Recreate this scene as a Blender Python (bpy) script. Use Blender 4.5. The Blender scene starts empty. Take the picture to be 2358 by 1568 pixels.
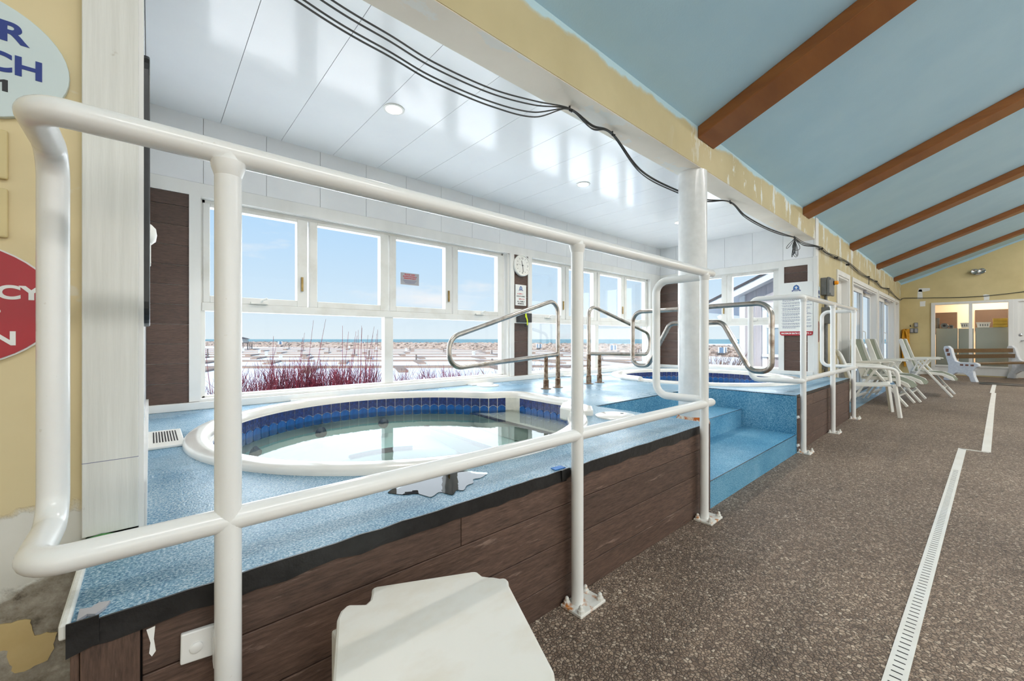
import bpy, bmesh, math, random
from mathutils import Vector, Matrix, geometry
PI = math.pi
random.seed(7)
scene = bpy.context.scene
C = scene.collection

# ---------------------------------------------------------------- camera
cd = bpy.data.cameras.new('camera')
cam = bpy.data.objects.new('camera', cd); C.objects.link(cam)
cd.sensor_fit = 'HORIZONTAL'; cd.sensor_width = 36.0
cd.lens = 36.0 * 940.68 / 2358.0
cd.shift_y = -4.0 / 2358.0
cd.clip_start = 0.02; cd.clip_end = 4000
cam.location = (0, 0, 1.05)
cam.rotation_euler = (PI / 2, 0, math.radians(48.44) - PI / 2)
scene.camera = cam

# ---------------------------------------------------------------- sky
W = bpy.data.worlds.new('sky'); scene.world = W; W.use_nodes = True
nt = W.node_tree; nt.nodes.clear()
def wn(t, **k):
    n = nt.nodes.new(t)
    for a, b in k.items(): setattr(n, a, b)
    return n
wo = wn('ShaderNodeOutputWorld'); wb = wn('ShaderNodeBackground')
tc = wn('ShaderNodeTexCoord'); sp = wn('ShaderNodeSeparateXYZ')
nt.links.new(tc.outputs['Generated'], sp.inputs[0])
rp = wn('ShaderNodeValToRGB')
rp.color_ramp.elements[0].position = 0.0; rp.color_ramp.elements[0].color = (.80, .90, .96, 1)
rp.color_ramp.elements[1].position = 0.5; rp.color_ramp.elements[1].color = (.34, .60, 1.0, 1)
e = rp.color_ramp.elements.new(.10); e.color = (.66, .83, .98, 1)
e = rp.color_ramp.elements.new(.24); e.color = (.52, .75, 1.0, 1)
nt.links.new(sp.outputs['Z'], rp.inputs[0])
mp = wn('ShaderNodeMapping'); mp.inputs['Scale'].default_value = (2.2, 2.2, 7.0)
mp.inputs['Location'].default_value = (.9, .35, .2)
nt.links.new(tc.outputs['Generated'], mp.inputs[0])
ns = wn('ShaderNodeTexNoise'); ns.inputs['Scale'].default_value = 1.7; ns.inputs['Detail'].default_value = 9
ns.inputs['Roughness'].default_value = .55
nt.links.new(mp.outputs[0], ns.inputs['Vector'])
cr = wn('ShaderNodeValToRGB'); cr.color_ramp.elements[0].position = .56; cr.color_ramp.elements[1].position = .74
nt.links.new(ns.outputs['Fac'], cr.inputs[0])
mx = wn('ShaderNodeMix', data_type='RGBA'); mx.inputs['B'].default_value = (.93, .94, .97, 1)
nt.links.new(cr.outputs[0], mx.inputs['Factor']); nt.links.new(rp.outputs[0], mx.inputs['A'])
nt.links.new(mx.outputs['Result'], wb.inputs['Color']); wb.inputs['Strength'].default_value = 1.0
nt.links.new(wb.outputs[0], wo.inputs[0])

# ---------------------------------------------------------------- sun, daylight and added fill
def lamp(name, kind, loc, rot, energy, color=(1, 1, 1), size=None, size_y=None):
    l = bpy.data.lights.new(name, kind); l.energy = energy; l.color = color
    if kind == 'AREA':
        l.shape = 'RECTANGLE'; l.size = size; l.size_y = size_y
    o = bpy.data.objects.new(name, l); C.objects.link(o); o.location = loc; o.rotation_euler = rot
    return o
sun = lamp('sun', 'SUN', (0, -20, 30), (math.radians(50), 0, math.radians(-52)), 4.2, (1, .96, .9))
sun.data.angle = .01
# unseen fill lamps added before the windowless opposite and rear walls
lamp('fill_opposite_side', 'AREA', (5.5, -6.2, 1.9), (math.radians(90), 0, 0), 330, (.98, .99, 1), 20, 2.6)
lamp('fill_rear_side', 'AREA', (-3.2, -2.4, 1.8), (math.radians(90), 0, math.radians(-90)), 35, (.98, .99, 1), 6.5, 2.4)  # added fill from behind the camera, no window in that wall
# daylight entering through the spa windows
lamp('daylight_window_bay', 'AREA', (3.4, 4.05, 1.35), (math.radians(-90), 0, 0), 112, (.93, .97, 1), 6.2, 1.45)
lamp('daylight_side_window', 'AREA', (7.25, 2.65, 1.35), (math.radians(90), 0, math.radians(90)), 22, (.93, .97, 1), 1.4, 1.45)

# unseen area lamps added under the ridge to brighten floor and far end
for hx in (1.0, 5.5, 10.0, 14.5):
    lamp('hall_fill', 'AREA', (hx, -2.5, 4.1), (0, 0, 0), 105, (1, .985, .96), 3.2, .5)

vs = scene.view_settings
vs.view_transform = 'Standard'; vs.look = 'None'; vs.exposure = 0.0; vs.gamma = 1.0; vs.use_curve_mapping = False
scene.cycles.max_bounces = 6; scene.cycles.diffuse_bounces = 4; scene.cycles.glossy_bounces = 3; scene.cycles.transparent_max_bounces = 12
scene.cycles.use_adaptive_sampling = True; scene.cycles.adaptive_threshold = .1; scene.cycles.adaptive_min_samples = 16; scene.cycles.use_light_tree = False
scene.cycles.caustics_reflective = False; scene.cycles.caustics_refractive = False
scene.cycles.use_denoising = True

# ================================================================ materials
MATS = {}
def srgb(r, g, b):
    def f(c):
        c /= 255.
        return c / 12.92 if c <= .04045 else ((c + .055) / 1.055) ** 2.4
    return (f(r), f(g), f(b), 1)
class NT:
    def __init__(s, name):
        s.m = bpy.data.materials.new(name); s.m.use_nodes = True; s.t = s.m.node_tree; s.t.nodes.clear()
        s.out = s.n('ShaderNodeOutputMaterial'); MATS[name] = s.m
    def n(s, t, **k):
        q = s.t.nodes.new(t)
        for a, b in k.items(): setattr(q, a, b)
        return q
    def l(s, a, b): s.t.links.new(a, b)
    def bsdf(s, rough=.5, metal=0, spec=.5, coat=0):
        b = s.n('ShaderNodeBsdfPrincipled'); b.inputs['Roughness'].default_value = rough
        b.inputs['Metallic'].default_value = metal; b.inputs['Specular IOR Level'].default_value = spec
        b.inputs['Coat Weight'].default_value = coat; b.inputs['Coat Roughness'].default_value = .08
        s.l(b.outputs[0], s.out.inputs[0]); s.b = b
        return b
    def coord(s, stretch=(1, 1, 1), which='Object'):
        t = s.n('ShaderNodeTexCoord'); m = s.n('ShaderNodeMapping'); m.inputs['Scale'].default_value = stretch
        s.l(t.outputs[which], m.inputs[0]); return m.outputs[0]
    def noise(s, scale, stretch=(1, 1, 1), detail=6, rough=.55, vec=None):
        q = s.n('ShaderNodeTexNoise'); q.inputs['Scale'].default_value = scale; q.inputs['Detail'].default_value = detail
        q.inputs['Roughness'].default_value = rough
        s.l(vec if vec else s.coord(stretch), q.inputs['Vector']); return q.outputs['Fac']
    def vor(s, scale, feature='F1', vec=None, stretch=(1, 1, 1)):
        q = s.n('ShaderNodeTexVoronoi'); q.feature = feature; q.inputs['Scale'].default_value = scale
        s.l(vec if vec else s.coord(stretch), q.inputs['Vector']); return q
    def ramp(s, fac, stops, const=False):
        r = s.n('ShaderNodeValToRGB'); els = r.color_ramp.elements
        if const: r.color_ramp.interpolation = 'CONSTANT'
        els[0].position, els[0].color = stops[0]; els[1].position, els[1].color = stops[-1]
        for p, c in stops[1:-1]:
            e = els.new(p); e.color = c
        s.l(fac, r.inputs[0]); return r.outputs[0]
    def mix(s, fac, a, b, blend='MIX'):
        q = s.n('ShaderNodeMix', data_type='RGBA', blend_type=blend)
        for k, v in (('Factor', fac), ('A', a), ('B', b)):
            if hasattr(v, 'links') or hasattr(v, 'is_linked'): s.l(v, q.inputs[k])
            else: q.inputs[k].default_value = v
        return q.outputs['Result']
    def math(s, op, a, b=0, clamp=False):
        q = s.n('ShaderNodeMath', operation=op, use_clamp=clamp)
        for i, v in enumerate((a, b)):
            if hasattr(v, 'is_linked'): s.l(v, q.inputs[i])
            else: q.inputs[i].default_value = v
        return q.outputs[0]
    def bump(s, h, strength, dist=.01):
        q = s.n('ShaderNodeBump'); q.inputs['Strength'].default_value = strength; q.inputs['Distance'].default_value = dist
        s.l(h, q.inputs['Height']); s.l(q.outputs[0], s.b.inputs['Normal'])
    def xyz(s):
        t = s.n('ShaderNodeTexCoord'); p = s.n('ShaderNodeSeparateXYZ'); s.l(t.outputs['Object'], p.inputs[0]); return p.outputs
BW0, BW1 = (0, 0, 0, 1), (1, 1, 1, 1)
def simple(name, c1, c2=None, scale=8, stretch=(1, 1, 1), rough=.5, metal=0, bump=0, bscale=None, lo=.35, hi=.65, spec=.5, coat=0, emit=None, es=1, bdist=.01):
    s = NT(name); b = s.bsdf(rough, metal, spec, coat)
    c2 = c2 or c1
    if isinstance(c1, tuple) and len(c1) == 3: c1 = srgb(*c1)
    if len(c2) == 3: c2 = srgb(*c2)
    f = s.noise(scale, stretch)
    s.l(s.ramp(f, [(lo, c1), (hi, c2)]), b.inputs['Base Color'])
    if bump: s.bump(s.noise(bscale or scale * 3, stretch), bump, bdist)
    if emit:
        b.inputs['Emission Color'].default_value = srgb(*emit); b.inputs['Emission Strength'].default_value = es
    return s.m
simple('rail_white', (232, 232, 230), (222, 222, 220), 14, rough=.28, bump=.08, bscale=30, coat=.3)
def railmat():
    s = NT('rail_paint'); b = s.bsdf(.26, coat=.25)
    v = s.noise(55, detail=3); c = s.ramp(v, [(0, srgb(232, 232, 230)), (.72, srgb(234, 234, 232)), (.745, srgb(226, 224, 219)), (1, srgb(222, 220, 214))])
    d = s.noise(23, detail=8, rough=.7); k = s.ramp(d, [(.735, BW0), (.765, BW1)])
    s.l(s.mix(k, c, srgb(120, 112, 98)), b.inputs['Base Color']); s.bump(s.noise(28), .1, .004)
railmat()
simple('rusty_white', (231, 229, 222), (196, 124, 52), 26, rough=.5, lo=.54, hi=.66, bump=.3, bscale=60)
simple('heavy_rust', (214, 206, 190), (178, 92, 28), 22, rough=.8, lo=.42, hi=.56, bump=.8, bscale=45)
simple('pvc_panel', (236, 237, 238), (230, 231, 233), 3, rough=.2, spec=.45, bump=.03, bscale=6, bdist=.02)
def pvc_ceiling():
    s = NT('pvc_ceiling'); b = s.bsdf(.14, spec=.45)
    s.l(s.ramp(s.noise(3), [(.3, srgb(246, 246, 247)), (.7, srgb(242, 242, 244))]), b.inputs['Base Color'])
    h = s.noise(9, (1, .6, 1), detail=4); h2 = s.noise(60, (1, .05, 1), detail=2)
    s.bump(s.math('ADD', h, s.math('MULTIPLY', h2, .12)), .10, .01)
pvc_ceiling()
simple('white_trim', (233, 232, 229), (226, 225, 221), 6, (1, 1, .2), rough=.42, bump=.05)
simple('white_frame', (226, 225, 221), (208, 205, 197), 5, rough=.4, lo=.5, hi=.8)
def whitewood():
    s = NT('white_wood'); b = s.bsdf(.5)
    g = s.noise(9, (9, 9, .35), detail=8, rough=.65)
    c = s.ramp(g, [(.3, srgb(214, 214, 208)), (.65, srgb(226, 226, 221))])
    d = s.ramp(s.noise(17, detail=6), [(.69, BW0), (.76, BW1)])
    s.l(s.mix(d, c, srgb(176, 166, 148)), b.inputs['Base Color']); s.bump(g, .35, .004)
whitewood()
def plank(name, dark, mid, light, stretch, wear=.66, rough=.55):
    s = NT(name); b = s.bsdf(rough)
    oi = s.n('ShaderNodeObjectInfo')
    t = s.n('ShaderNodeTexCoord'); mpn = s.n('ShaderNodeMapping'); mpn.inputs['Scale'].default_value = stretch
    s.l(t.outputs['Object'], mpn.inputs[0])
    cb = s.n('ShaderNodeCombineXYZ'); mm = s.math('MULTIPLY', oi.outputs['Random'], 40)
    s.l(mm, cb.inputs[0]); s.l(mm, cb.inputs[2]); va = s.n('ShaderNodeVectorMath', operation='ADD')
    s.l(mpn.outputs[0], va.inputs[0]); s.l(cb.outputs[0], va.inputs[1])
    g = s.noise(6, detail=9, rough=.68, vec=va.outputs[0])
    c = s.ramp(g, [(.25, srgb(*dark)), (.5, srgb(*mid)), (.8, srgb(*light))])
    g2 = s.noise(34, detail=6, rough=.7, vec=va.outputs[0]); c = s.mix(.55, c, s.ramp(g2, [(.3, srgb(*[x * .62 for x in dark])), (.7, srgb(*[min(255, x * 1.16) for x in light]))]))
    w = s.ramp(s.noise(7, detail=10, rough=.75, vec=va.outputs[0]), [(wear, BW0), (wear + .12, BW1)])
    c = s.mix(w, c, srgb(*[min(255, x + 42) for x in light]))
    hv = s.n('ShaderNodeHueSaturation'); s.l(c, hv.inputs['Color'])
    s.l(s.math('ADD', s.math('MULTIPLY', oi.outputs['Random'], .3), .85), hv.inputs['Value'])
    s.l(hv.outputs[0], b.inputs['Base Color']); s.bump(g, .4, .004)
plank('skirt_plank', (50, 37, 31), (79, 59, 50), (106, 83, 71), (.55, 4, 5), .6)
plank('skirt_plank_upright', (50, 37, 31), (79, 59, 50), (106, 83, 71), (5, 4, .55), .6)
plank('siding_plank', (64, 47, 40), (84, 63, 54), (101, 78, 67), (.8, .8, 6), .72)
plank('bench_wood', (58, 40, 22), (86, 62, 36), (118, 92, 60), (.8, .8, 6), .68)
plank('dock_wood', (128, 104, 90), (156, 132, 116), (184, 164, 148), (1, 1, 1), .6, .8)
simple('black_tape', (17, 17, 18), (34, 34, 35), 18, rough=.38, bump=.25, bscale=30)
simple('blue_tape', (30, 108, 190), (52, 130, 205), 20, rough=.5)
simple('black_rubber', (26, 27, 28), (46, 47, 48), 12, rough=.35)
simple('cable_grey', (70, 71, 70), (52, 53, 52), 12, rough=.6)
def deckmat(name, cols, wet):
    s = NT(name); b = s.bsdf(.4, spec=.22)
    f = s.noise(170, detail=3, rough=.7); big = s.noise(2.1, detail=5); mid = s.noise(38, detail=4, rough=.7)
    ff = s.math('ADD', s.math('MULTIPLY', s.math('SUBTRACT', s.math('MULTIPLY', f, 2.0), .5), .62), s.math('ADD', s.math('MULTIPLY', big, .42), s.math('MULTIPLY', mid, .14)))
    c = s.ramp(ff, [(.36, srgb(*cols[0])), (.52, srgb(*cols[1])), (.63, srgb(*cols[2])), (.78, srgb(*cols[3]))])
    s.l(c, b.inputs['Base Color'])
    w = s.noise(1.5, (1, 1, 1), detail=6, rough=.6)
    r = s.ramp(w, [(.40, (wet[0],) * 3 + (1,)), (.52, (wet[1],) * 3 + (1,)), (.62, (wet[2],) * 3 + (1,))])
    s.l(r, b.inputs['Roughness']); s.bump(s.math('ADD', f, mid), wet[3], .004)
deckmat('deck_rubber', [(46, 90, 124), (100, 143, 170), (138, 171, 190), (192, 207, 215)], (.2, .36, .5, .3))
deckmat('step_rubber', [(34, 98, 140), (70, 136, 172), (98, 158, 190), (150, 192, 212)], (.45, .5, .55, .35))
def floormat():
    s = NT('pebble_floor'); b = s.bsdf(.62)
    vec = s.coord((1, 1, 1)); v = s.vor(88, 'F1', vec); ve = s.vor(88, 'DISTANCE_TO_EDGE', vec)
    sep = s.n('ShaderNodeSeparateColor'); s.l(v.outputs['Color'], sep.inputs[0])
    peb = s.ramp(sep.outputs[0], [(0, srgb(124, 106, 92)), (.35, srgb(150, 131, 115)), (.7, srgb(172, 153, 135)), (.93, srgb(192, 174, 156)), (1, srgb(218, 204, 186))])
    gap = s.ramp(ve.outputs['Distance'], [(.0, BW0), (.16, BW1)])
    c = s.mix(gap, srgb(80, 68, 59), peb)
    big = s.ramp(s.noise(.75, detail=5, rough=.6), [(.30, srgb(204, 198, 194)), (.62, srgb(255, 251, 247))])
    stain = s.ramp(s.noise(2.3, (1, 2.2, 1), detail=6, rough=.6), [(.66, BW1), (.78, srgb(150, 145, 142))])
    c = s.mix(1.0, c, big, 'MULTIPLY'); c = s.mix(1.0, c, stain, 'MULTIPLY')
    s.l(c, b.inputs['Base Color']); s.bump(gap, .6, .004)
floormat()
def wallmat(name, base, kind):
    s = NT(name); b = s.bsdf(.6); P = s.xyz()
    c = s.ramp(s.noise(1.6, detail=5), [(.3, srgb(*[x - 12 for x in base])), (.7, srgb(*[min(255, x + 6) for x in base]))])
    if kind == 'left':
        z = s.math('ADD', P[2], s.math('MULTIPLY', s.math('SUBTRACT', s.noise(7, detail=6), .5), .22))
        patch = s.ramp(s.noise(9, (1, 1, 1.2), detail=3), [(.66, BW0), (.69, BW1)])
        c = s.mix(patch, c, srgb(222, 212, 186))
        primer = s.ramp(z, [(.64, BW1), (.66, BW0)]); c = s.mix(primer, c, s.ramp(s.noise(5), [(.35, srgb(206, 204, 194)), (.7, srgb(224, 222, 214))]))
        rock = s.ramp(z, [(.46, BW1), (.475, BW0)])
        con = s.ramp(s.noise(16, detail=9, rough=.7), [(.36, srgb(92, 82, 68)), (.47, srgb(146, 137, 122)), (.56, srgb(164, 156, 142)), (.72, srgb(202, 196, 184))])
        old = s.ramp(s.noise(5, detail=4), [(.60, BW0), (.63, BW1)]); con = s.mix(old, con, srgb(206, 182, 132))
        c = s.mix(rock, c, con)
        s.l(c, b.inputs['Base Color']); s.bump(s.math('ADD', s.math('MULTIPLY', rock, s.noise(16, detail=9)), s.math('MULTIPLY', primer, -.35)), .7, .012)
    else:
        sx = (1.2, 1, .45) if kind == 'drip' else (.6, 1.0, 1.0)
        patch = s.ramp(s.noise(4.2 if kind == 'drip' else 3, sx, detail=7, rough=.62), [(.555, BW0), (.58, BW1)])
        if kind == 'drip':
            xr = s.ramp(s.math('MULTIPLY', P[0], .05), [(.14, BW0), (.19, BW1)]); zr = s.ramp(s.math('MULTIPLY', P[2], .2), [(.43, BW0), (.52, BW1)])
            patch = s.math('MULTIPLY', s.math('MULTIPLY', patch, xr), zr)
            zz = s.math('ADD', P[2], s.math('MULTIPLY', s.math('SUBTRACT', s.noise(3.5, detail=6), .5), .16))
            edge = s.ramp(s.math('MULTIPLY', zz, .25), [(.679, BW0), (.6815, BW1)])
            c = s.mix(patch, c, srgb(226, 228, 222)); c = s.mix(edge, c, srgb(188, 216, 224))
        else:
            c = s.mix(s.math('MULTIPLY', patch, .0 if kind == 'plain' else 1.), c, srgb(228, 224, 214))
        s.l(c, b.inputs['Base Color']); s.bump(s.noise(60), .12, .004)
wallmat('yellow_left', (222, 205, 162), 'left')
wallmat('yellow_fascia', (199, 184, 141), 'drip')
wallmat('yellow_plain', (216, 198, 148), 'plain')
wallmat('cream_soffit', (234, 222, 204), 'soffit')
simple('ceiling_blue', (188, 222, 240), (180, 216, 236), 2, rough=.75, bump=.1, bscale=90)
simple('beam_stain', (150, 92, 40), (126, 72, 28), 3, (.5, .2, 6), rough=.45, lo=.3, hi=.75)
simple('gelcoat', (238, 235, 229), (232, 228, 221), 5, rough=.16, coat=.3)
simple('spa_inner', (206, 240, 236), (194, 233, 229), 3, rough=.3)
simple('tile_navy', (14, 34, 92), (26, 60, 136), 60, rough=.12, bump=.6, bscale=90, coat=.5)
simple('tile_blue', (16, 76, 150), (30, 108, 186), 24, rough=.12, bump=.25, bscale=60, coat=.3)
simple('grout', (232, 229, 218), (220, 218, 208), 30, rough=.5)
simple('dark_strip', (44, 42, 52), (60, 58, 66), 20, rough=.5)
simple('steel_worn', (178, 172, 165), (124, 106, 92), 12, rough=.25, metal=.9, lo=.48, hi=.75, bump=.06, bscale=50)
simple('steel_rusty', (156, 138, 120), (96, 70, 50), 30, rough=.4, metal=.7, lo=.4, hi=.62, bump=.3, bscale=70)
simple('plastic_white', (236, 235, 230), (228, 226, 219), 6, rough=.35)
simple('stool_plastic', (228, 225, 217), (212, 202, 184), 5, (1, 1.6, 1), rough=.42, lo=.46, hi=.8, bump=.05)
simple('sling_green', (118, 124, 106), (104, 110, 94), 220, rough=.7, bump=.2, bscale=300)
simple('bench_concrete', (228, 230, 234), (214, 217, 223), 30, rough=.7, bump=.2, bscale=120)
simple('brown_patch', (120, 60, 42), (150, 110, 90), 40, rough=.7)
simple('grey_box', (118, 121, 122), (108, 111, 112), 14, rough=.5)
simple('conduit', (122, 125, 126), (100, 103, 104), 14, rough=.5)
simple('amber', (226, 140, 14), (240, 160, 30), 8, rough=.2, emit=(230, 140, 14), es=.25)
simple('hose_yellow', (222, 160, 26), (204, 142, 18), 20, rough=.4)
simple('sign_white', (234, 235, 232), (230, 231, 229), 3, rough=.3)
simple('sign_pale', (206, 218, 218), (198, 212, 213), 4, rough=.35)
simple('sign_red', (176, 16, 36), (166, 12, 30), 5, rough=.35)
simple('sign_maroon', (124, 44, 40), (110, 36, 34), 5, rough=.5)
simple('sign_cream', (226, 214, 170), (220, 208, 160), 5, rough=.5)
simple('ink_navy', (14, 46, 128), rough=.4); simple('ink_black', (28, 28, 32), rough=.4)
simple('ink_red', (196, 24, 34), rough=.4); simple('ink_white', (238, 238, 236), rough=.4)
simple('ink_blue', (62, 116, 178), rough=.4); simple('ink_grey', (120, 124, 150), rough=.5)
simple('silver_film', (176, 174, 178), (164, 162, 168), 8, rough=.3)
simple('brass', (176, 150, 96), (140, 114, 70), 20, rough=.35, metal=.8)
simple('chrome', (200, 200, 200), rough=.15, metal=1)
simple('tag_yellow', (214, 230, 40), rough=.5)
simple('green_scrap', (66, 150, 64), (50, 130, 52), 20, rough=.5)
simple('snow', (247, 247, 250), (236, 238, 244), .6, rough=.8, bump=.4, bscale=1.5)
simple('twig_red', (134, 34, 52), (104, 40, 50), 3, rough=.6)
simple('twig_brown', (142, 110, 88), (110, 82, 66), 3, rough=.7)
simple('rock', (206, 186, 170), (160, 140, 126), .7, rough=.85, bump=.6, bscale=3)
simple('rock_dark', (150, 134, 122), (112, 100, 94), .5, rough=.9)
simple('blue_hut', (98, 124, 150), (110, 134, 158), 2, rough=.5)
simple('roof_dark', (92, 86, 86), (74, 70, 72), 4, rough=.8)
simple('clapboard', (190, 184, 184), (176, 170, 172), 2, (3, 3, .4), rough=.7)
simple('stone', (206, 174, 150), (178, 142, 118), 5, rough=.8, bump=.5, bscale=14)
simple('mortar', (170, 154, 140), rough=.9)
simple('window_dark', (150, 164, 172), (176, 188, 194), .6, rough=.1)
simple('grey_panel', (166, 172, 164), (156, 162, 154), 1.2, rough=.3)
simple('brown_panel', (104, 84, 70), (88, 70, 58), 9, (1, .2, 4), rough=.6)
simple('warm_wall', (250, 232, 210), rough=.7)
simple('orange_board', (232, 170, 70), rough=.6)
simple('carton_yellow', (206, 178, 66), (190, 162, 54), 8, rough=.5)
simple('fog_edge', (214, 216, 220), rough=.6)
simple('yellow_patch', (214, 190, 138), (202, 176, 122), 9, rough=.7, bump=.2, bscale=40)
def lensmat():
    s = NT('lamp_lens'); em = s.n('ShaderNodeEmission'); em.inputs['Color'].default_value = (1, .93, .82, 1); em.inputs['Strength'].default_value = 9
    s.l(em.outputs[0], s.out.inputs[0])
lensmat()
def clearmat(name, tint, ior, rough=.0, bump=0, gloss=1.0):
    s = NT(name); tr = s.n('ShaderNodeBsdfTransparent'); tr.inputs[0].default_value = tint
    gl = s.n('ShaderNodeBsdfGlossy'); gl.inputs['Roughness'].default_value = rough
    fr = s.n('ShaderNodeFresnel'); fr.inputs[0].default_value = ior
    ms = s.n('ShaderNodeMixShader'); s.l(s.math('MULTIPLY', fr.outputs[0], gloss), ms.inputs[0]); s.l(tr.outputs[0], ms.inputs[1]); s.l(gl.outputs[0], ms.inputs[2])
    s.l(ms.outputs[0], s.out.inputs[0])
    if bump:
        q = s.n('ShaderNodeBump'); q.inputs['Strength'].default_value = bump; q.inputs['Distance'].default_value = .01
        s.l(s.noise(7, (1.6, .8, 1), detail=3), q.inputs['Height']); s.l(q.outputs[0], gl.inputs['Normal']); s.l(q.outputs[0], fr.inputs['Normal'])
    return s.m
clearmat('glass', (.98, .99, .99, 1), 1.45, gloss=.10)
clearmat('pool_water', (.90, .99, .975, 1), 1.38, 0, .05)
def seamat():
    s = NT('sea'); b = s.bsdf(.6, spec=.15)
    s.l(s.ramp(s.noise(.004, (1, 6, 1), detail=8), [(.35, srgb(112, 150, 156)), (.7, srgb(140, 172, 174))]), b.inputs['Base Color'])
seamat()

# ================================================================ geometry helpers
class MB:
    def __init__(s): s.v = []; s.f = []
    def add(s, vs, fs):
        k = len(s.v); s.v += [tuple(p) for p in vs]; s.f += [tuple(i + k for i in q) for q in fs]; return s
    def box(s, x0, x1, y0, y1, z0, z1):
        if x0 > x1: x0, x1 = x1, x0
        if y0 > y1: y0, y1 = y1, y0
        if z0 > z1: z0, z1 = z1, z0
        return s.add([(x, y, z) for z in (z0, z1) for y in (y0, y1) for x in (x0, x1)],
                     [(0, 2, 3, 1), (4, 5, 7, 6), (0, 1, 5, 4), (2, 6, 7, 3), (0, 4, 6, 2), (1, 3, 7, 5)])
    def bar(s, p0, p1, w, h, up=(0, 0, 1)):
        p0, p1 = Vector(p0), Vector(p1); d = (p1 - p0).normalized(); up = Vector(up)
        a = d.cross(up)
        if a.length < 1e-4: a = d.cross(Vector((1, 0, 0)))
        a.normalize(); b = a.cross(d).normalized()
        vs = [p + a * (i * w / 2) + b * (j * h / 2) for p in (p0, p1) for j in (-1, 1) for i in (-1, 1)]
        return s.add(vs, [(0, 1, 3, 2), (4, 6, 7, 5), (0, 4, 5, 1), (2, 3, 7, 6), (0, 2, 6, 4), (1, 5, 7, 3)])
    def prism(s, poly, axis, a, b):
        n = len(poly)
        mk = {'z': lambda p, t: (p[0], p[1], t), 'y': lambda p, t: (p[0], t, p[1]), 'x': lambda p, t: (t, p[0], p[1])}[axis]
        vs = [mk(p, a) for p in poly] + [mk(p, b) for p in poly]
        return s.add(vs, [tuple(range(n - 1, -1, -1)), tuple(range(n, 2 * n))] + [(i, (i + 1) % n, n + (i + 1) % n, n + i) for i in range(n)])
    def cyl(s, p0, p1, r0, r1=None, n=16):
        return s.tube([p0, p1], [r0, r0 if r1 is None else r1], n)
    def tube(s, path, r, n=12, caps=True):
        P = [Vector(p) for p in path]; m = len(P)
        R = r if isinstance(r, (list, tuple)) else [r] * m
        T = []
        for i in range(m):
            t = (P[min(i + 1, m - 1)] - P[max(i - 1, 0)]); T.append(t.normalized())
        a = T[0].cross(Vector((0, 0, 1)))
        if a.length < 1e-3: a = T[0].cross(Vector((0, 1, 0)))
        a.normalize(); vs = []
        for i in range(m):
            a = (a - T[i] * a.dot(T[i])).normalized(); b = T[i].cross(a)
            for k in range(n):
                w = 2 * PI * k / n; vs.append(P[i] + (a * math.cos(w) + b * math.sin(w)) * R[i])
        fs = [(i * n + k, i * n + (k + 1) % n, (i + 1) * n + (k + 1) % n, (i + 1) * n + k) for i in range(m - 1) for k in range(n)]
        if caps: fs += [tuple(range(n - 1, -1, -1)), tuple((m - 1) * n + k for k in range(n))]
        return s.add(vs, fs)
    def lathe(s, prof, c, n=24, axis='z'):
        vs = []
        for r, h in prof:
            for k in range(n):
                w = 2 * PI * k / n; x, y = r * math.cos(w), r * math.sin(w)
                vs.append({'z': (c[0] + x, c[1] + y, c[2] + h), 'y': (c[0] + x, c[1] + h, c[2] + y), 'x': (c[0] + h, c[1] + x, c[2] + y)}[axis])
        m = len(prof)
        fs = [(i * n + k, i * n + (k + 1) % n, (i + 1) * n + (k + 1) % n, (i + 1) * n + k) for i in range(m - 1) for k in range(n)]
        fs += [tuple(range(n - 1, -1, -1)), tuple((m - 1) * n + k for k in range(n))]
        return s.add(vs, fs)
    def loft(s, rings, closed=True, cap0=False, cap1=False):
        n = len(rings[0]); vs = [p for r in rings for p in r]; fs = []
        for i in range(len(rings) - 1):
            for k in range(n if closed else n - 1):
                fs.append((i * n + k, i * n + (k + 1) % n, (i + 1) * n + (k + 1) % n, (i + 1) * n + k))
        if cap0: fs.append(tuple(range(n - 1, -1, -1)))
        if cap1: fs.append(tuple((len(rings) - 1) * n + k for k in range(n)))
        return s.add(vs, fs)
    def mesh(s, name, mat, smooth=False):
        me = bpy.data.meshes.new(name); me.from_pydata(s.v, [], s.f); me.update()
        bm = bmesh.new(); bm.from_mesh(me)
        if getattr(s, 'weld', 0): bmesh.ops.remove_doubles(bm, verts=bm.verts, dist=1e-5)
        bmesh.ops.recalc_face_normals(bm, faces=bm.faces); bm.to_mesh(me); bm.free()
        me.materials.append(MATS[mat])
        if smooth:
            me.polygons.foreach_set('use_smooth', [True] * len(me.polygons))
            me.set_sharp_from_angle(angle=math.radians(38))
        return me
    def build(s, name, mat, parent=None, smooth=False, bevel=0, local=False):
        return link(name, s.mesh(name, mat, smooth), parent, bevel, local)
def link(name, me, parent=None, bevel=0, local=False):
    o = bpy.data.objects.new(name, me); C.objects.link(o)
    if parent:
        o.parent = parent
        if not local and parent.type == 'EMPTY': o.location = -parent.location
    if bevel:
        m = o.modifiers.new('bevel', 'BEVEL'); m.width = bevel; m.segments = 2; m.limit_method = 'ANGLE'; m.angle_limit = .7
    return o
def tag(o, label=None, cat=None, group=None, kind=None):
    for k, v in (('label', label), ('category', cat), ('group', group), ('kind', kind)):
        if v: o[k] = v
    return o
def thing(name, label, cat, loc=(0, 0, 0), rotz=0, group=None, kind=None):
    o = bpy.data.objects.new(name, None); C.objects.link(o); o.location = loc; o.rotation_euler = (0, 0, rotz)
    o.empty_display_size = .1
    return tag(o, label, cat, group, kind)
def copy_tree(o, parent=None):
    c = o.copy(); C.objects.link(c)
    if parent: c.parent = parent
    for ch in o.children: copy_tree(ch, c)
    return c
def structure(o, label=None): return tag(o, label, None, None, 'structure')
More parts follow.
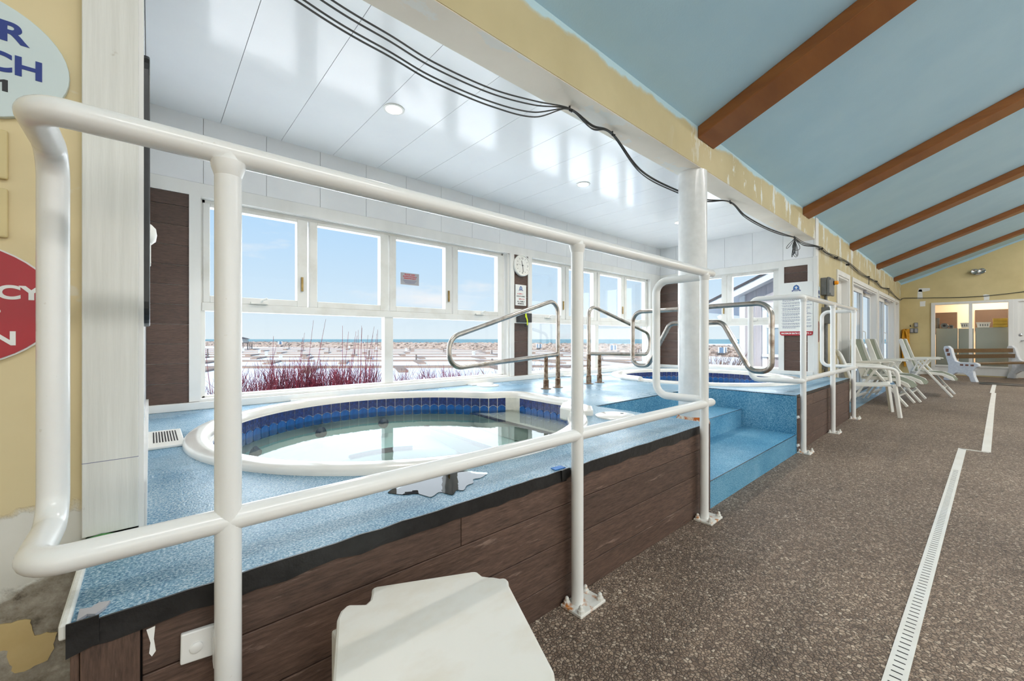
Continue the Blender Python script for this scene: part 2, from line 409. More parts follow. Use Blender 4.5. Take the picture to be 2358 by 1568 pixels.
def fillet(pts, rads, n=7):
    P = [Vector(p) for p in pts]; out = [P[0]]
    if not isinstance(rads, (list, tuple)): rads = [rads] * (len(P) - 2)
    for i in range(1, len(P) - 1):
        a = (P[i - 1] - P[i]); b = (P[i + 1] - P[i]); la, lb = a.length, b.length; a.normalize(); b.normalize()
        ang = a.angle(b)
        if ang > 3.05 or rads[i - 1] <= 0: out.append(P[i]); continue
        t = min(rads[i - 1] / math.tan(ang / 2), la * .49, lb * .49); r = t * math.tan(ang / 2)
        cdir = (a + b).normalized(); cen = P[i] + cdir * (r / math.sin(ang / 2))
        s0 = P[i] + a * t - cen; s1 = P[i] + b * t - cen; tot = s0.angle(s1)
        for k in range(n + 1):
            q = k / n
            v = (s0 * math.sin((1 - q) * tot) + s1 * math.sin(q * tot)) / math.sin(tot)
            out.append(cen + v)
    out.append(P[-1]); return out
def text(name, body, mat, parent, center, width=None, height=.03, face='-y', bold=.0, depth=.0006, right=None):
    cu = bpy.data.curves.new('t', 'FONT'); cu.body = body; cu.align_x = 'CENTER'; cu.align_y = 'CENTER'; cu.size = 1; cu.offset = bold; cu.extrude = .001
    ob = bpy.data.objects.new('t', cu); C.objects.link(ob); dg = bpy.context.evaluated_depsgraph_get()
    me = bpy.data.meshes.new_from_object(ob.evaluated_get(dg)); bpy.data.objects.remove(ob); bpy.data.curves.remove(cu)
    xs = [v.co.x for v in me.vertices]; ys = [v.co.y for v in me.vertices]
    cx, cy = (min(xs) + max(xs)) / 2, (min(ys) + max(ys)) / 2
    sy = height / (max(ys) - min(ys)); sx = (width / (max(xs) - min(xs))) if width else sy
    for v in me.vertices:
        a, b, c = (v.co.x - cx) * sx, (v.co.y - cy) * sy, v.co.z / .001 * depth
        v.co = (center[0] + a, center[1] - c, center[2] + b) if face == '-y' else (center[0] - c, center[1] - a, center[2] + b)
    me.materials.clear(); me.materials.append(MATS[mat])
    return link(name, me, parent)
def ellipse(cx, cy, a, b, n=48): return [(cx + a * math.cos(2 * PI * k / n), cy + b * math.sin(2 * PI * k / n)) for k in range(n)]
def rrect(x0, x1, y0, y1, r, n=5):
    out = []
    for cx, cy, a0 in ((x1 - r, y1 - r, 0), (x0 + r, y1 - r, 90), (x0 + r, y0 + r, 180), (x1 - r, y0 + r, 270)):
        for k in range(n + 1):
            w = math.radians(a0 + 90 * k / n); out.append((cx + r * math.cos(w), cy + r * math.sin(w)))
    return out
def plate_holes(outer, holes, z0, z1):
    """flat slab with holes: triangulated top and bottom, walls round every loop"""
    mb = MB(); mb.weld = 1; loops = [outer] + holes; pts = []; edges = []
    for L in loops:
        k = len(pts); pts += [Vector(p) for p in L]; edges += [(k + i, k + (i + 1) % len(L)) for i in range(len(L))]
    ov, oe, of, _, _, _ = geometry.delaunay_2d_cdt(pts, edges, [], 1, 1e-6)
    def inside(p, L):
        r = False; j = len(L) - 1
        for i in range(len(L)):
            xi, yi = L[i]; xj, yj = L[j]
            if (yi > p[1]) != (yj > p[1]) and p[0] < (xj - xi) * (p[1] - yi) / (yj - yi) + xi: r = not r
            j = i
        return r
    keep = []
    for t in of:
        c = [sum(ov[i][k] for i in t) / len(t) for k in (0, 1)]
        if inside(c, outer) and not any(inside(c, h) for h in holes): keep.append(t)
    n = len(ov)
    mb.add([(p[0], p[1], z1) for p in ov] + [(p[0], p[1], z0) for p in ov], [tuple(t) for t in keep] + [tuple(n + i for i in reversed(t)) for t in keep])
    for L in loops:
        m = len(L); mb.add([(p[0], p[1], z1) for p in L] + [(p[0], p[1], z0) for p in L], [(i, (i + 1) % m, m + (i + 1) % m, m + i) for i in range(m)])
    return mb

# ================================================================ the hall and the spa bay
ZD = .53            # deck level
YW = 3.80           # inner face of the window wall
XE = 7.0            # inner face of the bay's end wall
YF = 1.47           # face of the fascia and of the yellow walls
X0, X1, Y0 = -3.6, 17.3, -6.5
# floor
fl = MB().box(X0, X1 + .1, Y0, 4.0, -.2, 0).build('floor', 'pebble_floor'); structure(fl, 'brown exposed-aggregate floor of the pool hall')
# roof of the hall: two slopes of blue board
SL = .407
def zc(y): return 2.76 + SL * (YF - y)
YR = -2.5
cl = MB(); cl.prism([(YF + .02, zc(YF + .02)), (YR, zc(YR)), (Y0, zc(2 * YR - Y0)), (Y0, zc(2 * YR - Y0) + .3), (YR, zc(YR) + .3), (YF + .02, zc(YF + .02) + .3)], 'x', X0, X1 + .1)
ceil = cl.build('ceiling', 'ceiling_blue'); structure(ceil, 'pale blue sloping ceiling of the pool hall')
lab = ['nearest brown roof beam, running off the top of the picture', 'second brown roof beam from the camera, right of the white round column top', 'third brown roof beam from the camera', 'fourth brown roof beam from the camera', 'farthest brown roof beam, nearest the yellow gable wall']
for i in range(-1, 5):
    x = 3.30 + 3.065 * i
    m = MB()
    for ya, yb in ((YF - .001, YR), (2 * YR - Y0, 0),):
        break
    m.prism([(YF - .002, zc(YF)), (YR, zc(YR)), (YR, zc(YR) - .095), (YF - .002, zc(YF) - .095)], 'x', x, x + .30)
    o = m.build('roof_beam', 'beam_stain', bevel=.006)
    tag(o, lab[i] if i >= 0 else 'brown roof beam overhead behind the camera', 'beam', 'brown roof beams of the hall')
# walls of the hall out of frame
structure(MB().box(X0 - .2, X0, Y0, YF + .3, 0, 4.8).build('wall_rear', 'yellow_plain'))
structure(MB().box(X0 - .2, X1 + .3, Y0 - .2, Y0, 0, 3.2).build('wall_opposite', 'yellow_plain'))
# left yellow wall, beside the bay
wl = MB().box(X0, -.02, YF, YF + .16, 0, zc(YF) + .02).build('wall_left', 'yellow_left'); structure(wl, 'yellow wall with peeling concrete foot left of the spa bay')
rq = random.Random(4); pq = [(-0.2920, 0.4141), (-0.2554, 0.4011), (-0.2101, 0.3914), (-0.2081, 0.3649), (-0.2034, 0.3514), (-0.1774, 0.3451), (-0.1689, 0.3390), (-0.1711, 0.3264), (-0.1746, 0.2967), (-0.1829, 0.2823), (-0.2034, 0.2806), (-0.2181, 0.2731), (-0.2350, 0.2793), (-0.2415, 0.3107), (-0.2453, 0.3326), (-0.2554, 0.3407), (-0.2920, 0.3563)]
k_ = [tuple(pq[i]) for i in range(len(pq))]; fine = []
for (xa, za), (xb, zb_) in zip(k_, k_[1:] + k_[:1]):
    m_ = max(2, int(math.dist((xa, za), (xb, zb_)) / .008)); fine += [(xa + (xb - xa) * q / m_ + rq.uniform(-.0022, .0022), za + (zb_ - za) * q / m_ + rq.uniform(-.0022, .0022)) for q in range(m_)]
MB().prism(fine, 'y', YF - .003, YF).build('plaster_patch', 'yellow_patch', wl)
# fascia beam over the bay
fb = MB().box(-.02, XE, YF, YF + .2, 2.45, zc(YF) + .02).build('wall_fascia', 'yellow_fascia'); structure(fb, 'long yellow fascia beam over the spa bay opening')
MB().box(-.02, XE, YF + .003, YF + .2, 2.446, 2.45).build('soffit', 'cream_soffit', fb)
# round column carrying the beam
col = thing('round_column', 'thick round white steel column with rusted foot at the steps', 'column', (3.43, 1.57, .17))
MB().cyl((3.43, 1.57, .17), (3.43, 1.57, 2.445), .112, n=40).build('shaft', 'rail_white', col, smooth=True)
MB().lathe([(.114, 0), (.135, .0), (.132, .02), (.122, .045), (.113, .06)], (3.43, 1.57, .346), 30).build('rusted_foot', 'heavy_rust', col, smooth=True)
# left return of the bay: white panels and the trim board
lw = MB().box(-.12, -.02, YF + .0, YW + .15, ZD - .3, 2.9).build('wall_bay_left', 'pvc_panel'); structure(lw, 'narrow white return wall at the left end of the bay')
MB().box(-.02, -.006, 1.5, YW, ZD, ZD + .10).build('baseboard', 'white_trim', lw)
tr = MB().box(-.125, -.022, YF - .022, YF, ZD + .03, 2.75).build('trim_1', 'white_wood', bevel=.002); structure(tr, 'upright white wood-grained trim board beside the yellow wall')
MB().box(-.022, -.012, YF - .012, YF + .02, ZD, 2.75).build('corner_bead', 'white_trim', tr)
MB().box(-.125, -.022, YF - .0225, YF - .02, .742, .7435).build('joint', 'ink_grey', tr)

# ---- window wall
bw = MB()
bw.box(-.02, .25, YW + .012, YW + .17, 0, 2.95); bw.box(3.31, 3.69, YW + .012, YW + .17, 0, 2.95); bw.box(6.66, XE + .2, YW + .012, YW + .17, 0, 2.95)
bw.box(-.02, XE + .2, YW + .012, YW + .17, 2.10, 2.95); bw.box(-.02, XE + .2, YW + .012, YW + .17, 0, .585)
wb_ = bw.build('wall_back', 'white_trim'); structure(wb_, 'white window wall at the back of the spa bay')
def panel_row(parent, a, b, first, pitch, mk, mat='pvc_panel', name='panel'):
    t = a; xs = [a]; p = first
    while p < b - .05: xs.append(p); p += pitch
    xs.append(b)
    for u, v in zip(xs[:-1], xs[1:]): mk(u + .0015, v - .0015).build(name, mat, parent)
panel_row(wb_, -.018, XE, .298, .4105, lambda u, v: MB().box(u, v, YW, YW + .012, 2.205, 2.69))
MB().box(-.018, XE, YW - .004, YW + .012, 2.105, 2.203).build('head_casing', 'white_trim', wb_)
def siding(parent, mk, z0, z1, pitch=.1425):
    z = z0
    while z < z1 - .01:
        mk(z + .0015, min(z + pitch, z1) - .0015).build('plank', 'siding_plank', parent, bevel=.0015); z += pitch
siding(wb_, lambda a, b: MB().box(-.018, .214, YW, YW + .012, a, b), .585, 2.105)
siding(wb_, lambda a, b: MB().box(3.397, 3.637, YW, YW + .012, a, b), .585, 2.105)
for a, b in ((.214, .282), (3.335, 3.397), (3.637, 3.705), (6.63, 6.86)):
    MB().box(a, b, YW - .012, YW + .06, .588, 2.105).build('casing', 'white_trim', wb_)
MB().box(6.86, XE, YW, YW + .012, .588, 2.105).build('casing', 'white_trim', wb_)
bs = MB().box(-.018, XE, YW - .035, YW + .012, ZD, .585).build('baseboard_back', 'white_trim', bevel=.004); structure(bs, 'white baseboard under the spa bay windows')

def window(name, n_up, x0, pitch, n_low, label, place, cranks=(), latches=()):
    """frame, sashes, panes, cranks and latches; place(u, d, z) maps along/depth/up to the room"""
    w = thing(name, None, None); structure(w, label)
    def box(mb, u0, u1, d0, d1, z0, z1):
        a = place(u0, d0, z0); b = place(u1, d1, z1); return mb.box(a[0], b[0], a[1], b[1], a[2], b[2])
    x1 = x0 + pitch * n_up
    fr = MB(); D0, D1 = .055, .125
    box(fr, x0 - .02, x0 + .022, D0, D1, .585, 2.105); box(fr, x1 - .022, x1 + .02, D0, D1, .585, 2.105)
    box(fr, x0, x1, D0, D1, 2.075, 2.105); box(fr, x0, x1, D0, D1, .585, .618)
    fr.build('frame', 'white_frame', w, bevel=.003)
    box(MB(), x0, x1, D0 - .012, D1, 1.262, 1.325).build('transom', 'white_frame', w, bevel=.004)
    box(MB(), x0 - .02, x1 + .02, -.01, D0 + .01, .585, .605).build('sill', 'white_trim', w, bevel=.004)
    lp = (x1 - x0) / n_low
    for i in range(n_low):
        box(MB(), x0 + i * lp + .02, x0 + (i + 1) * lp - .02, .088, .094, .61, 1.27).build('pane', 'glass', w)
        if i: box(MB(), x0 + i * lp - .045, x0 + i * lp + .045, D0 - .004, D1, .61, 1.265).build('mullion', 'white_frame', w, bevel=.004)
    for i in range(n_up):
        a, b = x0 + i * pitch + .008, x0 + (i + 1) * pitch - .008
        sm = MB(); t = .042 if i == 0 else .066; t2 = .082
        box(sm, a, a + t, D0 - .01, .115, 1.325, 2.077); box(sm, b - t2, b, D0 - .01, .115, 1.325, 2.077)
        box(sm, a + t, b - t2, D0 - .01, .115, 2.05, 2.077); box(sm, a + t, b - t2, D0 - .01, .115, 1.325, 1.378)
        so = sm.build('sash', 'white_frame', w, bevel=.004)
        box(MB(), a + t, b - t2, .085, .091, 1.378, 2.05).build('pane', 'glass', so)
        if i in cranks:
            k = MB(); c = (a + b) / 2
            box(k, c - .06, c + .06, D0 - .035, D0 - .008, 1.33, 1.345); 
            p0, p1 = place(c + .01, D0 - .025, 1.342), place(c + .05, D0 - .06, 1.375)
            k.tube([p0, place(c + .02, D0 - .05, 1.362), p1], .008, 8); k.build('crank', 'plastic_white', so)
        if i in latches:
            k = MB(); box(k, b - .052, b - .036, D0 - .024, D0 - .008, 1.46, 1.58); k.build('latch', 'brass', so)
    return w
window('window_1', 4, .292, .7436, 2, 'long white window left of the clock, four sashes over two panes', lambda u, d, z: (u, YW + d, z), (0, 3), (0, 2))
window('window_2', 4, 3.690, .738, 2, 'long white window right of the clock, four sashes over two panes', lambda u, d, z: (u, YW + d, z), (0, 3), (0, 2))

# ---- end wall of the bay with its window
ew = MB()
ew.box(XE + .012, XE + .17, YF - .005, 1.905, 0, 2.95); ew.box(XE + .012, XE + .17, 3.40, YW + .17, 0, 2.95)
ew.box(XE + .012, XE + .17, 1.905, 3.40, 2.10, 2.95); ew.box(XE + .012, XE + .17, 1.905, 3.40, 0, .585)
we = ew.build('wall_bay_end', 'white_trim'); structure(we, 'white end wall of the spa bay behind the far tub')
panel_row(we, YF + .02, YW, 1.86, .41, lambda u, v: MB().box(XE, XE + .012, u, v, 2.205, 2.69))
MB().box(XE - .004, XE + .012, YF, YW, 2.105, 2.203).build('head_casing', 'white_trim', we)
siding(we, lambda a, b: MB().box(XE, XE + .012, 3.462, YW, a, b), .585, 2.105)
siding(we, lambda a, b: MB().box(XE, XE + .012, 1.556, 1.845, a, b), .585, 2.105)
for a, b in ((3.395, 3.462), (1.845, 1.915), (1.486, 1.556)):
    MB().box(XE - .012, XE + .06, a, b, .56, 2.105).build('casing', 'white_trim', we)
MB().box(XE - .02, XE + .03, YF - .03, 1.488, ZD, 2.21).build('corner_trim', 'white_trim', we, bevel=.003)
MB().box(XE - .014, XE + .02, YF - .01, 1.486, 2.21, 2.45).build('corner_trim', 'white_trim', we)
structure(MB().box(XE - .035, XE + .012, 1.488, YW, ZD, .585).build('baseboard_end', 'white_trim', bevel=.004), 'white baseboard along the bay end wall')
window('window_3', 2, -3.405, .748, 1, 'white window in the bay end wall, two sashes over one pane', lambda u, d, z: (XE + d, -u, z), (1,), (0,))

# ---- bay ceiling of glossy panels
bc = MB().box(-.02, XE + .1, YF + .1, YW + .1, 2.705, 2.9).build('ceiling_bay', 'white_trim'); structure(bc, 'glossy white panelled ceiling over the spas')
panel_row(bc, -.018, XE, .403, .411, lambda u, v: MB().box(u, v, YF + .2, YW, 2.69, 2.704), 'pvc_ceiling')
for i, (x, lb) in enumerate(((1.304, 'round lit recessed downlight over the near tub'), (3.44, 'round lit recessed downlight in front of the round column'), (5.58, 'round lit recessed downlight over the far tub'))):
    t = thing('recessed_light', lb, 'light', (x, 2.742, 2.69), group='recessed lights in the spa bay')
    MB().lathe([(.055, 0), (.074, 0), (.074, -.004), (.068, -.007), (.055, -.006)], (x, 2.742, 2.69), 32).build('trim_ring', 'plastic_white', t, smooth=True)
    MB().cyl((x, 2.742, 2.6885), (x, 2.742, 2.6822), .056, n=32).build('lens', 'lamp_lens', t)
    l = lamp('downlight', 'SPOT', (x, 2.742, 2.675), (0, 0, 0), 60, (1, .93, .82)); l.data.spot_size = 2.4; l.data.spot_blend = .6; l.data.shadow_soft_size = .05; l.parent = t; l.location = (0, 0, -.02)

# ---- tub outlines
def tub_outline(c, R, nook, n=96):
    """circle with an optional square entry nook towards +x"""
    pts = [(c[0] + R * math.cos(2 * PI * k / n), c[1] + R * math.sin(2 * PI * k / n)) for k in range(n)]
    return pts
def resample(P, n):
    L = [0]
    for i in range(len(P)): L.append(L[-1] + math.dist(P[i], P[(i + 1) % len(P)]))
    out = []; j = 0
    for k in range(n):
        t = L[-1] * k / n
        while L[j + 1] < t: j += 1
        q = (t - L[j]) / (L[j + 1] - L[j] + 1e-9); a, b = P[j], P[(j + 1) % len(P)]
        out.append((a[0] + (b[0] - a[0]) * q, a[1] + (b[1] - a[1]) * q))
    return out
def offset(P, d):
    n = len(P); out = []
    for i in range(n):
        a = Vector(P[i - 1]); b = Vector(P[(i + 1) % n]); t = (b - a).normalized(); nn = Vector((t.y, -t.x)); p = Vector(P[i]) + nn * d
        out.append((p.x, p.y))
    return out
def smooth2(P, it):
    for _ in range(it):
        n = len(P); P = [((P[i - 1][0] + 2 * P[i][0] + P[(i + 1) % n][0]) / 4, (P[i - 1][1] + 2 * P[i][1] + P[(i + 1) % n][1]) / 4) for i in range(n)]
    return P
C1 = (1.29, 2.49); C2 = (5.65, 2.50); RI = 1.065
def inner1():
    a0, a1 = math.radians(31), math.radians(-41)
    arc = [(C1[0] + RI * math.cos(a), C1[1] + RI * math.sin(a)) for a in [a0 + (2 * PI + a1 - a0) * k / 90 for k in range(91)]]
    f = fillet([Vector((*arc[-1], 0)), Vector((2.26, 1.93, 0)), Vector((2.505, 2.14, 0)), Vector((2.53, 2.83, 0)), Vector((2.30, 2.90, 0)), Vector((*arc[0], 0))], [.15, .10, .10, .2])
    return arc + [(p.x, p.y) for p in f[1:-1]]
I1 = smooth2(resample(inner1(), 200), 2)
I2 = resample([(C2[0] + RI * math.cos(2 * PI * k / 120), C2[1] + RI * math.sin(2 * PI * k / 120)) for k in range(120)], 200)

# ---- raised deck with its holes
deck_poly = [(-.108, 1.078), (2.58, 1.078), (2.58, 1.94), (4.44, 1.94), (4.44, 1.078), (6.90, 1.078), (6.90, YF - .03), (XE - .02, YF - .03), (XE, 1.49), (XE, YW - .03), (-.02, YW - .03), (-.02, YF - .022), (-.108, YF - .022)]
dk = thing('floor_deck', None, None, (3, 2.5, 0)); structure(dk, 'raised spa deck with speckled blue rubber surface')
plate_holes(deck_poly, [offset(I1, .05), offset(I2, .05)], ZD - .03, ZD).build('deck_surface', 'deck_rubber', dk)
# core under the deck so nothing is see-through
core = MB(); core.box(-.09, 2.57, 1.10, 1.13, 0, ZD - .03); core.box(4.45, 6.88, 1.10, 1.13, 0, ZD - .03); core.box(6.86, 6.89, 1.10, 1.45, 0, ZD - .03); core.box(-.09, -.06, 1.10, 1.47, 0, ZD - .03)
core.build('framing', 'ink_black', dk)
def skirt(x0, x1, joints=()):
    zs = [0.0, .104, .247, .39, .527]
    for r, (a, b) in enumerate(zip(zs[:-1], zs[1:])):
        xs = [x0] + [j for k, j in enumerate(joints) if (k + r) % 2 == 0] + [x1]
        for u, v in zip(xs[:-1], xs[1:]):
            MB().box(u + .001, v - .001, 1.078, 1.10, a + .0012, b - .0012).build('plank', 'skirt_plank', dk, bevel=.002)
skirt(-.012, 2.56, (1.31, .74)); skirt(4.47, 6.875, (5.55, 5.05, 6.2))
MB().box(-.095, -.014, 1.074, 1.10, 0, .525).build('corner_board', 'skirt_plank_upright', dk, bevel=.002)
MB().box(-.108, -.096, 1.08, 1.45, 0, .525).build('corner_board', 'skirt_plank_upright', dk, bevel=.002)
MB().box(4.446, 4.468, 1.07, 1.10, 0, .528).build('corner_board', 'skirt_plank_upright', dk, bevel=.002)
MB().box(2.562, 2.578, 1.07, 1.10, 0, .528).build('corner_board', 'skirt_plank_upright', dk, bevel=.002)
MB().box(6.876, 6.90, 1.078, 1.45, 0, .528).build('corner_board', 'skirt_plank', dk)
MB().box(-.122, -.108, 1.074, 1.44, .512, .541).build('edge_strip', 'white_wood', dk, bevel=.004)
# black tape with a wavy torn edge
def tape(x0, x1, zlo, seed):
    r = random.Random(seed); n = int((x1 - x0) / .06) + 2; up, dn = [], []
    for i in range(n):
        x = x0 + (x1 - x0) * i / (n - 1); up.append((x, ZD + .002 + r.uniform(-.002, .002))); dn.append((x, zlo + r.uniform(-.006, .006)))
    return MB().prism(up + dn[::-1], 'y', 1.0765, 1.0715)
tape(-.112, 1.24, .486, 1).build('edge_tape', 'black_tape', dk)
tape(1.29, 2.56, .484, 2).build('edge_tape', 'black_tape', dk)
tape(4.47, 6.88, .505, 3).build('edge_tape', 'black_tape', dk)
MB().prism([(-.112, .541), (-.07, .541), (-.07, .49), (-.112, .48)], 'y', 1.068, 1.0715).build('edge_tape', 'black_tape', dk)
MB().prism([(1.205, ZD + .004), (1.255, ZD + .006), (1.258, .50), (1.21, .49)], 'y', 1.066, 1.071).build('edge_tape', 'black_tape', dk)
MB().prism([(1.195, 1.09), (1.25, 1.085), (1.252, 1.115), (1.2, 1.12)], 'z', ZD + .001, ZD + .004).build('tape_scrap', 'blue_tape', dk)
MB().prism([(-.10, 1.085), (-.088, 1.098), (-.076, 1.088), (-.064, 1.104), (-.058, 1.124), (-.074, 1.132), (-.084, 1.12), (-.1, 1.128)], 'z', ZD + .001, ZD + .006).build('tape_scrap', 'silver_film', dk)
# ---- steps
st = thing('entry_steps', None, None, (3.5, 1.5, 0)); structure(st, 'two blue rubber steps up to the spa deck')
MB().box(2.58, 4.44, 1.076, 1.094, 0, .168).build('riser', 'step_rubber', st)
MB().box(2.58, 4.44, 1.072, 1.545, .155, .172).build('tread', 'step_rubber', st, bevel=.003)
MB().box(2.58, 4.44, 1.54, 1.556, .17, .333).build('riser', 'step_rubber', st)
MB().box(2.58, 4.44, 1.536, 1.945, .330, .346).build('tread', 'step_rubber', st, bevel=.003)
MB().box(2.58, 4.44, 1.932, 1.956, .34, ZD - .004).build('riser', 'step_rubber', st)
MB().box(4.432, 4.452, 1.072, 1.956, 0, ZD - .004).build('side_cheek', 'step_rubber', st)
MB().box(2.568, 2.588, 1.10, 1.956, 0, ZD - .004).build('side_cheek', 'step_rubber', st)
for y, z in ((1.0725, .1715), (1.5365, .3455)):
    MB().box(2.58, 4.44, y - .001, y + .004, z - .001, z + .0015).build('nosing', 'black_tape', st)
MB().box(2.59, 4.43, 1.931, 1.934, ZD - .006, ZD - .002).build('nosing', 'black_tape', st)
MB().box(4.430, 4.433, 1.078, 1.94, ZD - .006, ZD - .002).build('nosing', 'black_tape', st)

# ---- the tubs
def tub(name, label, c, I, nook, seed):
    t = thing(name, label, 'hot tub', (c[0], c[1], 0), group='sunken spa tubs')
    O = offset(I, .105); n = len(I)
    ring = lambda P, z: [(p[0], p[1], z) for p in P]
    rings = [ring(offset(I, .108), ZD - .028), ring(offset(I, .110), ZD + .006), ring(offset(I, .106), ZD + .019), ring(offset(I, .096), ZD + .027), ring(offset(I, .030), ZD + .031), ring(offset(I, .012), ZD + .027), ring(offset(I, .003), ZD + .014), ring(I, ZD - .012), ring(I, .30)]
    MB().loft(rings).build('shell_rim', 'gelcoat', t, smooth=True)
    inn = [ring(I, .30), ring(offset(I, -.01), .20), ring(offset(I, -.04), .17)]
    cc = lambda k, z: [(c[0] + (p[0] - c[0]) * k, c[1] + (p[1] - c[1]) * k, z) for p in I]
    inn += [cc(.60, .15), cc(.57, .12), cc(.52, -.10), [(c[0] + .001 * math.cos(2 * PI * k / n), c[1] + .001 * math.sin(2 * PI * k / n), -.12) for k in range(n)]]
    MB().loft(inn).build('basin', 'spa_inner', t, smooth=True)
    # tile band: two rows of single tiles round the wall
    L = sum(math.dist(I[i], I[(i + 1) % n]) for i in range(n)); m = int(L / .0785); T = resample(I, m)
    z0, zm, z1 = .358, .436, .508
    up = MB(); w = .0368
    up.add([(-w, d, zm - .006) for d in ()] + [(a, d, b) for d in (0, -.007) for a, b in ((-w, zm - .006), (-.022, zm + .005), (0, zm + .0125), (.022, zm + .005), (w, zm - .006), (w, z1), (-w, z1))],
           [tuple(range(7)), tuple(range(13, 6, -1))] + [(i, 7 + i, 7 + (i + 1) % 7, (i + 1) % 7) for i in range(7)])
    um = up.mesh('tile', 'tile_navy')
    lo = MB(); prof = [(-w, z0), (w, z0), (w, zm - .012), (.026, zm - .002), (.012, zm + .006), (0, zm + .008), (-.012, zm + .006), (-.026, zm - .002), (-w, zm - .012)]
    k = len(prof)
    lo.add([(a, 0, b) for a, b in prof] + [(a, -.008, b) for a, b in prof], [tuple(range(k)), tuple(range(2 * k - 1, k - 1, -1))] + [(i, k + i, k + (i + 1) % k, (i + 1) % k) for i in range(k)])
    lm = lo.mesh('tile', 'tile_blue')
    gr = MB(); gr.loft([ring(offset(I, -.0005), z0 - .004), ring(offset(I, -.0088), z0), ring(offset(I, -.0088), z1 + .002), ring(offset(I, -.0005), z1 + .004)])
    gr.build('grout_band', 'grout', t, smooth=True)
    for i in range(m):
        p, q = T[i], T[(i + 1) % m]
        mid = ((p[0] + q[0]) / 2, (p[1] + q[1]) / 2)
        if nook and math.dist(mid, (2.515, 2.815)) < .075: continue
        ang = math.atan2(q[1] - p[1], q[0] - p[0])
        for me in (um, lm):
            o = bpy.data.objects.new('tile', me); C.objects.link(o); o.parent = t
            nx, ny = -math.sin(ang), math.cos(ang)
            o.location = (mid[0] + nx * .0058 - c[0], mid[1] + ny * .0058 - c[1], 0); o.rotation_euler = (0, 0, ang + PI)
    # water with a faintly rippled face
    wt = MB(); rs = [[(c[0] + (p[0] - c[0]) * k, c[1] + (p[1] - c[1]) * k, .398) for p in offset(I, -.001)] for k in (1, .75, .5, .25, .001)]
    wt.loft(rs).build('water', 'pool_water', t, smooth=True)
    return t
t1 = tub('spa_tub', 'near sunken white spa tub with blue tile band, behind the long guard rail', C1, I1, True, 1)
t2 = tub('spa_tub', 'far sunken white spa tub with blue tile band, behind the round column', C2, I2, False, 2)
# entry shelf, step lines and fittings of the near tub
sh = MB().prism([(2.10, 1.86), (2.26, 1.94), (2.50, 2.15), (2.52, 2.82), (2.30, 2.89), (2.21, 3.02), (2.12, 2.6)], 'z', .26, .38); sh.build('entry_shelf', 'gelcoat', t1, bevel=.01)
MB().bar((2.16, 2.98, .384), (2.10, 1.90, .384), .045, .006).build('step_strip', 'dark_strip', t1)
sh = MB().prism([(1.80, 1.72), (2.1, 1.84), (2.15, 2.6), (2.18, 3.02), (1.92, 3.30), (1.82, 2.5)], 'z', .14, .26); sh.build('entry_shelf', 'spa_inner', t1, bevel=.01)
MB().bar((1.86, 3.28, .264), (1.82, 1.74, .264), .045, .006).build('step_strip', 'dark_strip', t1)
for a, b in ((150, 205), (230, 300), (60, 110)):
    pts = [(C1[0] + .64 * math.cos(math.radians(w)), C1[1] + .64 * math.sin(math.radians(w)), .158) for w in range(a, b, 5)]
    MB().tube(pts, .018, 6).build('step_strip', 'dark_strip', t1, smooth=True)
for w in (175, 140, 105, 75):
    p = (C1[0] + 1.02 * math.cos(math.radians(w)), C1[1] + 1.02 * math.sin(math.radians(w)), .30); q = (C1[0] + .98 * math.cos(math.radians(w)), C1[1] + .98 * math.sin(math.radians(w)), .29)
    MB().cyl(p, q, .045, .03, 16).build('jet', 'conduit', t1, smooth=True)
# control pod on the near tub's rim
cp = MB().prism([(2.16, 1.93), (2.34, 2.06), (2.42, 1.98), (2.36, 1.80), (2.24, 1.70), (2.14, 1.78)], 'z', ZD - .05, ZD + .042).build('control_pod', 'gelcoat', t1, bevel=.012)
MB().lathe([(.0, 0), (.018, 0), (.016, .004), (0, .005)], (2.27, 1.90, ZD + .042), 16).build('button', 'conduit', cp, smooth=True)
MB().lathe([(0, 0), (.02, 0), (.02, .01), (.012, .018), (0, .02)], (2.38, 1.95, ZD + .04), 16).build('knob', 'gelcoat', cp, smooth=True)
MB().tube(fillet([(4.76, 3.10, ZD + .018), (4.585, 3.00, ZD + .018), (4.50, 2.70, ZD + .018)], .06), .042, 12).build('rim_lip', 'gelcoat', t2, smooth=True)

# ---- covers and grate set into the deck
def lid_round(x, y, r, label):
    t = thing('skimmer_lid', label, 'lid', (x, y, ZD), group='round deck lids')
    MB().lathe([(0, 0), (r, 0), (r, .008), (r - .012, .013), (0, .015)], (x, y, ZD), 36).build('cover', 'gelcoat', t, smooth=True)
    MB().cyl((x + r * .5, y, ZD + .012), (x + r * .5, y, ZD + .016), .012, n=10).build('finger_hole', 'conduit', t)
lid_round(2.80, 3.56, .125, 'round white lid beside the vent plate under the window')
lid_round(4.86, 3.57, .14, 'round white lid in front of the right-hand window')
lid_round(2.33, 1.58, .135, 'round cream lid between the near tub and the steps')
def vent(x0, x1, y0, y1, label):
    t = thing('vent_plate', label, 'plate', ((x0 + x1) / 2, (y0 + y1) / 2, ZD), group='flat white plates along the windows')
    MB().box(x0, x1, y0, y1, ZD, ZD + .014).build('plate', 'plastic_white', t, bevel=.003)
    MB().box(x0 + .02, x1 - .02, y0 + .02, y1 - .02, ZD + .014, ZD + .017).build('cover', 'white_frame', t, bevel=.001)
vent(2.66, 2.96, 3.66, 3.765, 'flat white plate under the window beside the round lid')
vent(.87, 1.25, 3.72, 3.765, 'flat white plate against the baseboard behind the near tub')
vent(4.28, 4.62, 3.66, 3.765, 'flat white plate under the right-hand window')
g = thing('floor_grate', 'white floor grate with dark slots by the left end wall', 'grate', (.055, 2.75, ZD))
